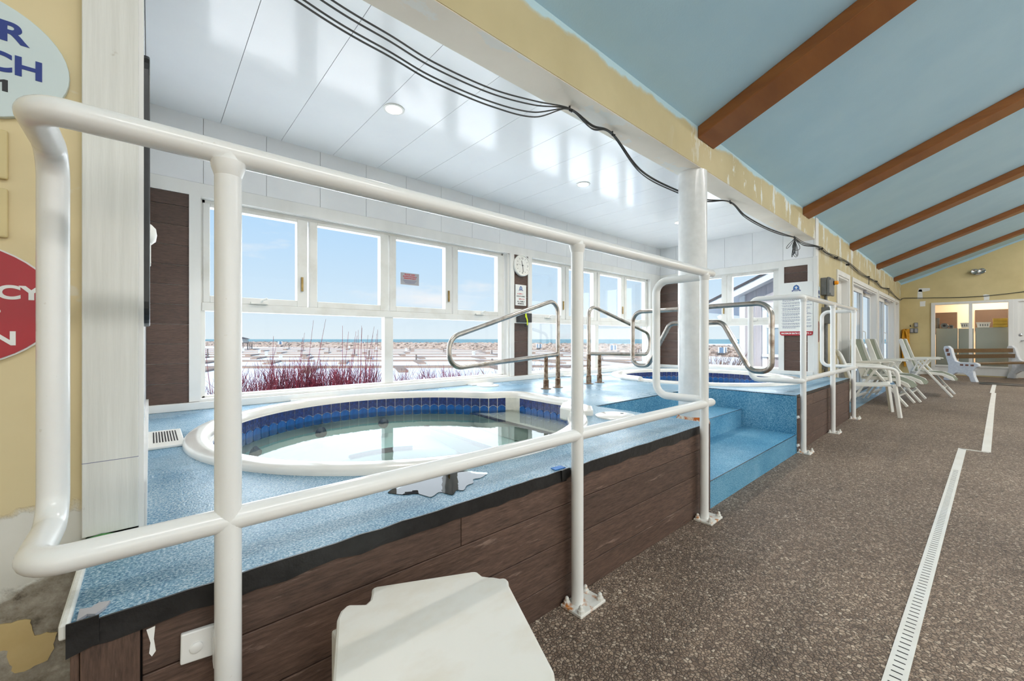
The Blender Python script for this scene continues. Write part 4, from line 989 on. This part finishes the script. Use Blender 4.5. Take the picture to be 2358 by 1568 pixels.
# big oval signs at the left
ys = YF - .014
sg = thing('oval_sign', 'pale oval TIMER SWITCH sign with blue lettering on the left yellow wall', 'sign', (-.311, YF, 1.68))
MB().prism(ellipse(-.311, 1.682, .165, .140), 'y', ys, YF).build('panel', 'sign_pale', sg, bevel=.002)
text('lettering', 'TIMER', 'ink_navy', sg, (-.311, ys - .0006, 1.749), .204, .046, bold=.03); text('lettering', 'SWITCH', 'ink_navy', sg, (-.311, ys - .0006, 1.677), .242, .046, bold=.03); text('lettering', 'SPA', 'ink_black', sg, (-.332, ys - .0006, 1.624), .092, .027, bold=.02); MB().prism([(-.250, 1.6105), (-.2415, 1.6105), (-.2415, 1.6375), (-.247, 1.6375), (-.2545, 1.634), (-.2545, 1.629), (-.250, 1.6305)], 'y', ys - .0006, ys).build('lettering', 'ink_black', sg)
sg = thing('oval_sign', 'red oval EMERGENCY STOP BUTTON sign with white lettering on the left wall', 'sign', (-.337, YF, 1.12))
MB().prism(ellipse(-.337, 1.127, .1755, .1425), 'y', ys + .003, YF).build('backing', 'sign_white', sg); MB().prism(ellipse(-.337, 1.127, .172, .139), 'y', ys, ys + .003).build('panel', 'sign_red', sg)
text('lettering', 'EMERGENCY', 'ink_white', sg, (-.337, ys - .0006, 1.156), .300, .033, bold=.035); text('lettering', 'STOP', 'ink_white', sg, (-.337, ys - .0006, 1.106), .170, .033, bold=.035); text('lettering', 'BUTTON', 'ink_white', sg, (-.337, ys - .0006, 1.051), .214, .033, bold=.035)
for z, l in ((1.469, 'upper yellow-painted switch cover at the left edge'), (1.336, 'lower yellow-painted switch cover at the left edge')):
    t = thing('switch_cover', l, 'switch', (-.29, YF, z), group='painted switch covers'); MB().box(-.33, -.2425, YF - .012, YF, z - .056, z + .056).build('cover', 'yellow_plain', t, bevel=.004); MB().box(-.30, -.275, YF - .018, YF - .012, z - .02, z + .02).build('toggle', 'yellow_plain', t, bevel=.002)

# things on the left return wall, seen edge-on
tag(MB().prism(rrect(YF + .004, 1.86, 1.09, 1.835, .06), 'x', -.0165, .0005).build('black_board', 'black_rubber', bevel=.004), 'black board hung edge-on on the left return wall', 'board')
dp = thing('wall_dispenser', 'white domed dispenser on the left return wall', 'dispenser', (0, 2.6, 1.4))
MB().lathe([(.0, .028), (.03, .024), (.048, .008), (.052, -.0), (.052, -.02)], (-.002, 2.6, 1.545), 20, 'x').build('dome', 'plastic_white', dp, smooth=True)
MB().box(-.02, .004, 2.55, 2.65, 1.40, 1.50).build('body', 'plastic_white', dp, bevel=.004)

# ================================================================ cables
cb = thing('cable_run', 'bundle of dark cables looped along the fascia and round to the gable wall', 'cable', (2.3, 1.6, 2.44))
def sagged(pts, n=14):
    """Catmull-Rom through the points"""
    P = [Vector(p) for p in pts]; out = []
    for i in range(len(P) - 1):
        p0, p1, p2, p3 = P[max(i - 1, 0)], P[i], P[i + 1], P[min(i + 2, len(P) - 1)]
        for k in range(n):
            t = k / n; out.append(.5 * ((2 * p1) + (p2 - p0) * t + (2 * p0 - 5 * p1 + 4 * p2 - p3) * t * t + (3 * p1 - p0 - 3 * p2 + p3) * t ** 3))
    return out + [P[-1]]
main = [(-.015, 1.62, 2.42), (.475, 1.60, 2.304), (.747, 1.60, 2.280), (.953, 1.60, 2.262), (1.276, 1.60, 2.278), (1.581, 1.60, 2.335), (1.885, 1.605, 2.428), (2.10, 1.605, 2.40), (2.33, 1.61, 2.428), (2.8, 1.68, 2.33), (3.35, 1.70, 2.33), (3.9, 1.68, 2.36), (4.38, 1.625, 2.43), (4.8, 1.63, 2.375), (5.4, 1.62, 2.36), (6.0, 1.61, 2.385), (6.56, 1.61, 2.43)]
rr = random.Random(3)
for k, (dz, dy) in enumerate(((0, 0), (-.034, .012), (-.068, -.006), (.016, -.012))):
    pts = [(x, y + dy * (1 if 0 < i < 6 else .5), z + dz * (1.0 if i < 6 else .28) * (0 if i in (6, 8, 12, 16) else 1)) for i, (x, y, z) in enumerate(main)]
    MB().tube(sagged(pts), .0038, 6).build('cable', 'cable_grey', cb, smooth=True)
wallp = [(6.56, 1.61, 2.43), (6.75, 1.56, 2.37), (6.95, 1.44, 2.335), (7.2, 1.44, 2.345), (7.56, 1.44, 2.326), (8.18, 1.44, 2.350), (9.1, 1.44, 2.374), (10.2, 1.44, 2.327), (11.2, 1.44, 2.316), (12.24, 1.44, 2.331), (13.03, 1.44, 2.27), (14.24, 1.44, 2.326), (15.67, 1.44, 2.233), (16.6, 1.43, 2.20), (17.05, 1.42, 2.27), (17.24, 1.36, 2.29), (17.27, 1.13, 2.279), (17.28, .16, 2.232), (17.28, -.47, 2.254), (17.28, -1.5, 2.36), (17.28, -2.6, 2.42)]
for k, (dz, dy) in enumerate(((0, 0), (-.03, -.008), (.012, -.012), (-.015, .008))):
    pts = [(x, y + dy, z + (dz if i < 13 and i % 2 else dz * .3)) for i, (x, y, z) in enumerate(wallp)]
    MB().tube(sagged(pts[:17] if k > 1 else pts), .0055 if k == 0 else .004, 6).build('cable', 'cable_grey', cb, smooth=True)
for x, y in ((1.885, 1.605), (2.33, 1.61), (4.38, 1.625), (6.56, 1.61)):
    MB().tube([(x, y, 2.447), (x, y, 2.42), (x + .012, y - .006, 2.415), (x + .016, y - .008, 2.427)], .006, 6).build('hook', 'black_rubber', cb)
for x in (7.2, 8.18, 9.1, 11.2, 12.24, 14.24):
    MB().bar((x, YF, 2.345), (x, 1.42, 2.335), .02, .03).build('hook', 'black_rubber', cb)
for x in (11.25, 14.3): MB().tube([(x, 1.44, 2.31), (x, 1.44, 2.24), (x - .02, 1.44, 2.18)], .006, 6).build('loose_end', 'cable_grey', cb)
ckl = thing('cable_coil', 'tangled coil of thin cable hanging from the fascia end', 'cable', (6.58, 1.61, 2.1))
for k in range(9):
    a = rr.uniform(0, PI); ln = rr.uniform(.16, .26); w = rr.uniform(.03, .08); dx, dy = rr.uniform(-.05, .05), rr.uniform(-.05, .05)
    if k == 8: dx, dy, ln, w = -.14, .06, .15, .05
    pts = []
    for j in range(17):
        t = 2 * PI * j / 16; s_ = (1 - math.cos(t)) / 2
        pts.append((6.58 + dx * s_ + w * math.sin(t) * math.cos(a) * s_, 1.61 + dy * s_ + w * math.sin(t) * math.sin(a) * s_, 2.42 - ln * s_))
    MB().tube(pts, .0035, 5).build('strand', 'cable_grey', ckl, smooth=True)

# ================================================================ floor drain
dr = thing('trench_drain', 'white slotted trench drain strip running along the floor', 'drain', (3.7, .12, 0))
def strip(p, q, w, nm='grating'):
    MB().bar((p[0], p[1], .002), (q[0], q[1], .002), w, .006).build(nm, 'plastic_white', dr)
strip((.6, .184), (5.80, .066), .052); strip((5.78, .08), (5.78, -.10), .02, 'joint'); strip((5.80, -.082), (9.9, -.20), .058); strip((9.9, -.20), (12.2, -.27), .058); strip((12.2, -.25), (14.5, -.33), .06)
sm_ = MB().box(-.0022, .0022, -.0135, .0135, .0048, .0056).mesh('slot', 'ink_black')
for k in range(120):
    x = 1.1 + .0310 * k; y = .184 + (x - .6) * (.066 - .184) / 5.2
    o = bpy.data.objects.new('slot', sm_); C.objects.link(o); o.parent = dr; o.location = (x - 3.7, y - .12, 0)

# ================================================================ furniture
def resin_stool():
    t = thing('resin_side_table', 'cream-white plastic side table in the foreground against the brown planks', 'table', (.5, .80, 0), 0)
    z = .42
    def P(*l): return [(a, b) for a, b in l]
    top = P((.330, .972), (.352, .985), (.384, .958), (.398, .966), (.412, .990), (.418, 1.006), (.430, 1.010), (.652, .902), (.664, .894), (.662, .866), (.672, .852), (.682, .842), (.690, .828), (.703, .820), (.700, .803), (.690, .790), (.575, .528), (.555, .505), (.530, .498), (.505, .505), (.470, .528), (.250, .640), (.225, .655), (.215, .68), (.222, .705), (.315, .95))
    MB().prism(top, 'z', z - .03, z).build('top', 'stool_plastic', t, bevel=.010)
    for (a, b) in ((.34, .93), (.655, .815), (.27, .69), (.545, .56)):
        cx, cy = .46, .75; dx, dy = (a - cx) * .06, (b - cy) * .06
        MB().loft([[(a + dx * k + sx * w, b + dy * k + sy * w, zz) for sx, sy in ((-1, -1), (1, -1), (1, 1), (-1, 1))] for k, w, zz in ((1.6, .020, 0), (.4, .030, z - .03))], cap0=True, cap1=True).build('leg', 'stool_plastic', t, bevel=.005)
    MB().box(.30, .63, .72, .74, .16, .19).build('brace', 'stool_plastic', t, bevel=.004)
    return t
resin_stool()

def recliner(label, loc, rotz):
    """folding resin lounge chair: local +x is the sitter's front, y across"""
    t = thing('lounge_chair', label, 'chair', loc, rotz, 'white recliner chairs with green slings')
    b = lambda m, n, mat='plastic_white', p=t: m.build(n, mat, p, bevel=.006, local=True)
    for s in (-1, 1):
        y = s * .27
        b(MB().prism([(-.20, 1.02), (-.175, 1.055), (-.145, 1.045), (.02, .50), (.02, .42), (-.05, .40)], 'y', y - .018, y + .018), 'back_frame')
        b(MB().prism([(-.05, .45), (.22, .45), (.38, .43), (.50, .37), (.535, .31), (.50, .305), (.37, .385), (.22, .40), (-.04, .39)], 'y', y - .018, y + .018), 'seat_frame')
        yo = s * .305
        b(MB().prism([(-.13, .655), (-.11, .69), (.28, .705), (.35, .69), (.355, .675), (.28, .67), (-.06, .648)], 'y', yo - .03, yo + .03), 'armrest')
        b(MB().bar((.03, yo, .67), (.50, yo, .015), .032, .055, (0, 1, 0)), 'leg')
        b(MB().bar((.20, s * .345, .68), (-.16, s * .345, .015), .030, .055, (0, 1, 0)), 'leg')
        b(MB().bar((.09, yo, .66), (-.01, yo, .44), .026, .05, (0, 1, 0)), 'arm_strut')
    b(MB().bar((.385, -.30, .17), (.385, .30, .17), .05, .03), 'stretcher'); b(MB().bar((-.10, -.34, .12), (-.10, .34, .12), .05, .03), 'stretcher')
    bk = MB(); n = 9; rings = []
    for i in range(n):
        q = i / (n - 1); x = -.168 + .178 * q; zz = 1.045 - .575 * q; sag = -.02 * math.sin(PI * q)
        rings.append([(x + sag, -.262, zz), (x + sag * 1.5, 0, zz), (x + sag, .262, zz), (x + sag - .006, .262, zz), (x + sag * 1.5 - .006, 0, zz), (x + sag - .006, -.262, zz)])
    MB().loft(rings, cap0=True, cap1=True).build('back_sling', 'sling_green', t, smooth=True, local=True)
    prof = [(-.01, .455), (.10, .425), (.22, .435), (.33, .44), (.42, .41), (.49, .37), (.54, .315)]
    MB().loft([[(x, -.268, zz), (x, 0, zz - .018), (x, .268, zz), (x, .268, zz - .008), (x, 0, zz - .026), (x, -.268, zz - .008)] for x, zz in prof], cap0=True, cap1=True).build('seat_sling', 'sling_green', t, smooth=True, local=True)
    return t
recliner('nearest white recliner with green sling, beside the plastic armchair', (8.95, 1.14, 0), -PI / 2 - .06)
recliner('middle white recliner with green sling', (9.72, 1.05, 0), -PI / 2 - .04)
recliner('farthest white recliner with green sling, nearest the bench', (10.95, .73, 0), -PI / 2 - .03)

def armchair(label, loc, rotz):
    t = thing('plastic_armchair', label, 'chair', loc, rotz, 'white plastic armchairs')
    b = lambda m, n: m.build(n, 'plastic_white', t, bevel=.006, local=True)
    st_ = MB().loft([[(x, -w, z), (x, 0, z - .012), (x, w, z), (x, w, z - .02), (x, 0, z - .032), (x, -w, z - .02)] for x, w, z in ((-.20, .20, .415), (-.05, .21, .41), (.10, .225, .42), (.22, .23, .432), (.25, .225, .415))], cap0=True, cap1=True)
    st_.build('seat', 'plastic_white', t, smooth=True, local=True)
    for k in range(7):
        y = -.18 + .06 * k; b(MB().bar((-.20, y * .95, .42), (-.33 + .02 * abs(y), y * 1.05, .80), .032, .012, (1, 0, 0)), 'back_slat')
    MB().tube(sagged([(-.20, -.24, .42), (-.27, -.25, .66), (-.33, -.20, .83), (-.36, 0, .88), (-.33, .20, .83), (-.27, .25, .66), (-.20, .24, .42)], 6), .020, 10).build('back_rim', 'plastic_white', t, smooth=True, local=True)
    for s in (-1, 1):
        MB().tube(sagged([(-.28, s * .255, .66), (-.05, s * .29, .665), (.17, s * .29, .655), (.25, s * .28, .60), (.27, s * .27, .42)], 6), .022, 10).build('armrest', 'plastic_white', t, smooth=True, local=True)
        b(MB().bar((.235, s * .25, .44), (.285, s * .275, 0), .050, .040), 'leg'); b(MB().bar((-.19, s * .22, .42), (-.30, s * .255, 0), .050, .040), 'leg')
    return t
armchair('white plastic armchair at the end of the guard rail', (7.62, .98, 0), -PI / 2 + .25)
armchair('white plastic armchair in the corner behind the guard rail end', (7.62, 1.22, .0), -PI / 2) if False else None

bn = thing('park_bench', 'park bench with pale concrete ends and worn wooden slats', 'bench', (14.93, -.04, 0), math.atan2(-.49, .87))
# local x along the bench, local y towards the back
prof = [(-.05, 0), (.06, 0), (.10, .12), (.20, .20), (.34, .20), (.44, .12), (.47, 0), (.60, 0), (.58, .10), (.50, .24), (.50, .40), (.55, .60), (.60, .80), (.58, .86), (.50, .87), (.44, .80), (.40, .62), (.36, .50), (.30, .47), (-.02, .47), (-.08, .44), (-.08, .38), (-.02, .34), (.02, .26), (.0, .14)]
for x in (0, 2.25):
    e_ = MB().prism(prof, 'x', x - .045, x + .045).build('end_support', 'bench_concrete', bn, bevel=.012, local=True)
    sx = x - .046 if x == 0 else x + .046
    for y0, y1, z0, z1 in ((.485, .545, .72, .80), (.455, .515, .62, .69), (.00, .06, .385, .425), (.10, .16, .385, .425), (.20, .26, .385, .425)):
        MB().box(sx - .003, sx + .003, y0, y1, z0, z1).build('slat_end', 'brown_patch', e_, local=True)
for y, z, h in ((.495, .745, .10), (.455, .60, .10)):
    MB().bar((-.02, y, z), (2.27, y, z + .0), .04, h).build('slat', 'bench_wood', bn, bevel=.004, local=True)
for y in (.02, .13, .24): MB().bar((-.02, y, .44), (2.27, y, .44), .09, .04).build('slat', 'bench_wood', bn, bevel=.004, local=True)
mt = MB().box(14.35, 15.0, -2.6, -.10, 0.001, .012).build('dark_floor_strip', 'black_rubber', bevel=.004); tag(mt, 'thin dark strip on the floor in front of the bench', 'mat')  # flat dark strip laid on the floor before the bench

# ================================================================ outside: snow, marina, breakwater, lake
AF = math.radians(48.44); FX, FY = math.cos(AF), math.sin(AF)
def at(w, s, z=0): return (FX * w + FY * s, FY * w - FX * s, z)     # w metres out over the marina, s metres along the shore
rg = random.Random(11)
def ground(w): 
    q = min(max((w - 12.) / 18., 0), 1); q = q * q * (3 - 2 * q); return -.25 - 2.75 * q
ws = [3.2, 5, 7, 9, 11, 12.5, 14, 16, 18, 20, 22, 24, 26, 28, 30, 36, 45, 60, 80, 110, 150, 200, 260, 330]
ss = [-2.4 + .1 * k for k in range(49)]
rings = []
for w in ws:
    rings.append([at(w, (s * max(w, 12)), ground(w) + (rg.uniform(-.06, .06) if 6 < w < 60 else 0)) for s in ss])
tm = MB(); tm.loft(rings, closed=False)
tm.v = [(x, max(y, 0) if x > 17.8 else max(y, 4.02) if x < 7.3 else max(y, 1.68), z) for x, y, z in tm.v]
sn = tm.build('ground_snow', 'snow', smooth=True); structure(sn, 'snow-covered bank and frozen marina outside the windows')
sea = MB(); sea.add([at(100, -1500, -3.3), at(100, 2500, -3.3), at(3500, 4500, -3.3), at(3500, -4500, -3.3)], [(0, 1, 2, 3)])
structure(sea.build('lake', 'sea'), 'blue-green lake out to the horizon')
# breakwater
bwl = [(3, 330), (21, 281), (51, 197), (75, 152), (98, 107), (101, 62), (96, 36), (92, 8)]
bk = thing('breakwater', 'long rock breakwater between the frozen marina and the lake', 'breakwater', (75, 152, -3))
L = resample(bwl + bwl[::-1], 120)[:60]
rows = []
for i, p in enumerate(L):
    a = Vector(L[max(i - 1, 0)]); b = Vector(L[min(i + 1, 59)]); t = (b - a).normalized(); nn = Vector((-t.y, t.x))
    if nn.dot(Vector((-1, -1))) < 0: nn = -nn
    rows.append([(p[0] + nn.x * d, p[1] + nn.y * d, z + rg.uniform(-.12, .12)) for d, z in ((0, -3.2), (-3, -1.9), (-5.5, -.75), (-10, -.7), (-13, -2), (-16, -3.4))])
mound = MB(); mound.loft(rows, closed=False); mound.build('mound', 'rock', bk)
rk = MB()
ico = [(0, 0, 1), (.9, 0, .3), (.28, .85, .3), (-.72, .53, .35), (-.72, -.53, .3), (.28, -.85, .3), (.6, .5, -.5), (-.3, .7, -.5), (-.7, 0, -.5), (-.3, -.7, -.5), (.6, -.5, -.5)]
icf = [(0, 1, 2), (0, 2, 3), (0, 3, 4), (0, 4, 5), (0, 5, 1), (1, 6, 2), (2, 6, 7), (2, 7, 3), (3, 7, 8), (3, 8, 4), (4, 8, 9), (4, 9, 5), (5, 9, 10), (5, 10, 1), (1, 10, 6)]
rk2 = MB()
for k in range(2600):
    i = rg.uniform(0, 58); j = int(i); q = i - j; e_ = rg.random()
    r0, r1 = rows[j], rows[j + 1]; seg = min(int(e_ * 3), 2); f_ = e_ * 3 - seg
    pa = Vector(r0[seg]).lerp(Vector(r0[seg + 1]), f_); pb = Vector(r1[seg]).lerp(Vector(r1[seg + 1]), f_); p = pa.lerp(pb, q)
    sc = rg.uniform(.25, .75); (rk if rg.random() < .7 else rk2).add([(p.x + a * sc * rg.uniform(.8, 1.3), p.y + b * sc * rg.uniform(.8, 1.3), p.z + c * sc * .6) for a, b, c in ico], icf)
tag(rk.build('boulders', 'rock', bk), kind='stuff'); tag(rk2.build('boulders', 'rock_dark', bk), kind='stuff')
# floating docks locked in the ice
ords = ['nearest', 'second nearest', 'third nearest', 'fourth nearest', 'fifth nearest', 'sixth nearest', 'farthest']
for k, w in enumerate((56, 72, 88, 103, 120, 139, 158)):
    s0, s1 = -.80 * w, .46 * w * (1 if w < 100 else .8)
    t = thing('floating_dock', ords[k] + ' row of brown floating docks in the snowy marina', 'dock', at(w, 0, -3), group='rows of floating docks')
    a, b = at(w, s0, -2.90), at(w + 3, s1, -2.90)
    MB().bar(a, b, 1.5, .34).build('walkway', 'dock_wood', t)
    n = int((s1 - s0) / 11)
    for i in range(n):
        q = (i + .5 + rg.uniform(-.1, .1)) / n; c = Vector(a).lerp(Vector(b), q); d = Vector(at(-8.5, 3.0, 0))
        MB().bar(c, c + d, 1.15, .33).build('finger_pier', 'dock_wood', t)
        if i % 3 == 0: MB().cyl((c.x, c.y, -3.1), (c.x, c.y, -1.7 + rg.uniform(-.3, .3)), .14, n=8).build('pile', 'rock_dark', t)
        if i % 4 == 1:
            e_ = c + Vector((.4, .2, .2)); MB().box(e_.x - .25, e_.x + .25, e_.y - .25, e_.y + .25, -2.55, -1.75).build('pedestal', 'plastic_white', t)
# blue huts along the breakwater
def hut(p, k, label):
    t = thing('breakwater_hut', label, 'hut', p, 0, 'blue-grey huts on the breakwater'); x, y, z = p
    ds = (Vector((x, y, 0)).length) / 150; w = 1.5 * k
    MB().box(x - w, x + w, y - w, y + w, z, z + 3.0 * k).build('body', 'blue_hut', t)
    for sx, sy in ((-1, -1), (1, -1), (1, 1), (-1, 1)): MB().box(x + sx * w - .12, x + sx * w + .12, y + sy * w - .12, y + sy * w + .12, z, z + 3.5 * k).build('corner_post', 'plastic_white', t)
    MB().box(x - w * 1.05, x + w * 1.05, y - w * 1.05, y + w * 1.05, z + 3.0 * k, z + 3.12 * k).build('roof', 'blue_hut', t)
for px, w, zb, l in ((645, 190, -1.5, 'blue-grey hut on the breakwater right of the gazebo'), (835, 178, -1.6, 'blue-grey hut on the breakwater behind the tall twigs'), (1002, 168, -1.8, 'blue-grey hut on the breakwater left of the grab rail loop'), (1118, 158, -1.9, 'blue-grey hut on the breakwater inside the grab rail loop'), (1241, 140, -2.0, 'blue-grey hut on the breakwater right of the clock pillar'), (1412, 117, -2.1, 'blue-grey hut on the breakwater between the grab rails'), (1664, 93, -2.2, 'blue-grey hut on the breakwater seen through the end window')):
    hut(at(w, (px - 1179) / 940.7 * w, zb), .40, l)
# gazebo on piles
gx, gy, _ = at(150, -99.3)
gz = thing('gazebo', 'small white gazebo on piles at the left of the marina', 'gazebo', (gx, gy, -3))
MB().lathe([(3.6, 0), (3.6, .3), (0, .3)], (gx, gy, -.6), 8).build('platform', 'rock_dark', gz)
MB().bar((gx + 1, gy - 1, -.5), (gx + 5, gy - 4.5, -.7), 1.6, .3).build('gangway', 'rock_dark', gz)
MB().lathe([(2.6, 0), (2.6, .1), (.2, .75), (0, .8)], (gx, gy, .95), 8).build('roof', 'roof_dark', gz)
for k in range(8):
    w = 2 * PI * k / 8; x, y = gx + 2.0 * math.cos(w), gy + 2.0 * math.sin(w)
    MB().cyl((x, y, -.3), (x, y, 1.0), .1, n=6).build('post', 'plastic_white', gz); x, y = gx + 3.2 * math.cos(w), gy + 3.2 * math.sin(w); MB().cyl((x, y, -3.0), (x, y, -.55), .16, n=6).build('pile', 'rock_dark', gz)
MB().lathe([(1.8, 0), (1.8, 1.2), (0, 1.2)], (gx, gy, -.3), 8).build('wall', 'plastic_white', gz)
# red-twig shrubs under the windows
def shrub(label, x, y, n, h, spread, mat, tall=0, seed=0, group='red-twig shrubs under the windows', name='twig_shrub', z0=-.3, r0=.006):
    r = random.Random(seed); t = thing(name, label, 'shrub', (x, y, z0), group=group)
    m = MB()
    for k in range(n):
        a = r.uniform(0, 2 * PI); d = r.uniform(.02, .28) * spread; hh = h * r.uniform(.55, 1.05); ln = r.uniform(.05, .4) * spread
        b = Vector((x + d * math.cos(a), y + d * math.sin(a), z0)); e_ = b + Vector((ln * math.cos(a + r.uniform(-.5, .5)), ln * math.sin(a), hh)); mid = b.lerp(e_, .5) + Vector((r.uniform(-.04, .04), r.uniform(-.04, .04), .03))
        m.tube([b, mid, e_], [r0, r0 * .8, r0 * .3], 3, False)
        for j in range(3):
            q = b.lerp(e_, r.uniform(.35, .85)); u = q + Vector((r.uniform(-.16, .16), r.uniform(-.16, .16), r.uniform(.10, .30)))
            m.tube([q, u], [r0 * .6, r0 * .2], 3, False)
    tag(m.build('twigs', mat, t), kind='stuff')
    if tall:
        m = MB()
        for k in range(tall):
            a = r.uniform(0, 2 * PI); b = Vector((x + .15 * math.cos(a), y + .15 * math.sin(a), z0)); e_ = b + Vector((r.uniform(-.1, .35), r.uniform(-.1, .1), h * r.uniform(1.25, 1.62)))
            m.tube([b, b.lerp(e_, .5) + Vector((.02, 0, .02)), e_], [r0, r0 * .8, r0 * .35], 4, False)
        tag(m.build('tall_shoots', 'twig_red', t), kind='stuff')
where = ['behind the left post', 'left of centre of the first pane', 'at the middle of the first pane', 'right of the middle of the first pane', 'under the tall bare shoots', 'left of the window mullion', 'right of the window mullion', 'under the grab rail loop', 'low, at the right end of the left-hand window']
spec = [(.62, 6.6, 70, .85, 4), (1.15, 6.5, 150, .98, 2), (1.60, 6.7, 170, 1.06, 4), (2.05, 6.5, 150, 1.02, 4), (2.75, 6.9, 55, 1.0, 9), (2.45, 6.5, 110, .90, 3), (3.55, 6.9, 70, .80, 0), (4.15, 6.8, 80, .78, 0), (4.85, 6.9, 60, .72, 0)]
for k, (x, y, n, h, tl) in enumerate(spec): shrub('red-stemmed bare shrub outside, ' + where[k], x, y, n, h, 1.0, 'twig_red', tl, 40 + k)
for k, (x, l) in enumerate(((6.3, 'thin bare shrub outside, left end of the right-hand window'), (7.6, 'thin bare shrub outside, middle of the right-hand window'))): shrub(l, x, 7.2, 30, .9, 1.3, 'twig_brown', 0, 70 + k)
# neighbouring house
HX = 16.0
hs_ = thing('neighbour_house', 'grey board-and-batten house with white rake and stone foot beyond the end window', 'house', (HX, 4, -.6))
MB().prism([(5.55, -.6), (5.55, 2.62), (3.3, 3.63), (3.3, -.6)], 'x', HX, HX + 5).build('wall', 'clapboard', hs_)
for k in range(7):
    y = 5.40 - .31 * k; MB().box(HX - .02, HX, y - .02, y + .02, 0.05, 2.62 + (5.55 - y) * .45).build('batten', 'clapboard', hs_)
MB().prism([(6.75, 2.02), (6.75, 2.26), (3.2, 3.86), (3.2, 3.62)], 'x', HX - .5, HX - .42).build('rake_board', 'white_trim', hs_)
MB().prism([(6.80, 2.24), (6.80, 2.32), (3.2, 3.94), (3.2, 3.86)], 'x', HX - .55, HX + 5.5).build('roof', 'roof_dark', hs_)
MB().prism([(6.70, 2.04), (6.70, 2.24), (3.2, 3.84), (3.2, 3.64)], 'x', HX - .42, HX + 5.4).build('soffit', 'white_trim', hs_)
MB().box(HX - .04, HX + .1, 5.42, 5.60, 0, 2.60).build('corner_trim', 'white_trim', hs_)
MB().box(HX - .04, HX, 4.72, 4.86, 0, 2.2).build('casing', 'white_trim', hs_)
wn2 = MB().box(HX - .03, HX, 3.6, 4.72, .5, 2.1).build('window', 'window_dark', hs_); MB().box(HX - .06, HX, 3.5, 4.86, 2.08, 2.30).build('head_casing', 'white_trim', wn2); MB().box(HX - .06, HX, 3.5, 4.72, 1.42, 1.52).build('meeting_rail', 'white_trim', wn2); MB().box(HX - .08, HX, 3.5, 4.86, .42, .52).build('sill', 'white_trim', wn2)
MB().bar((HX - .3, 5.62, .9), (HX - .3, 6.2, 1.9), .1, .14).build('knee_brace', 'white_trim', hs_)
MB().box(HX - .16, HX, 3.3, 5.75, -.05, .03).build('stone_cap', 'stone', hs_)
MB().box(HX - .10, HX + .02, 3.3, 5.72, -.75, -.05).build('mortar_bed', 'mortar', hs_)
r = random.Random(9); z = -.74
while z < -.08:
    h = r.choice((.10, .13, .16)); y = 3.3
    h = min(h, -.055 - z)
    while y < 5.68:
        wd = r.uniform(.2, .46); MB().box(HX - .125 - r.uniform(0, .02), HX - .06, y + .006, min(y + wd, 5.72) - .006, z + .005, z + h - .005).build('stone_block', 'stone', hs_); y += wd
    z += h
MB().box(HX, HX + 5, 5.55, 5.62, -.6, 2.1).build('side_wall', 'clapboard', hs_)
shrub('bare brown bush beside the neighbouring house', 11.6, 4.75, 150, 1.05, 1.7, 'twig_brown', 0, 99, None, 'bare_bush', -.35, .008)
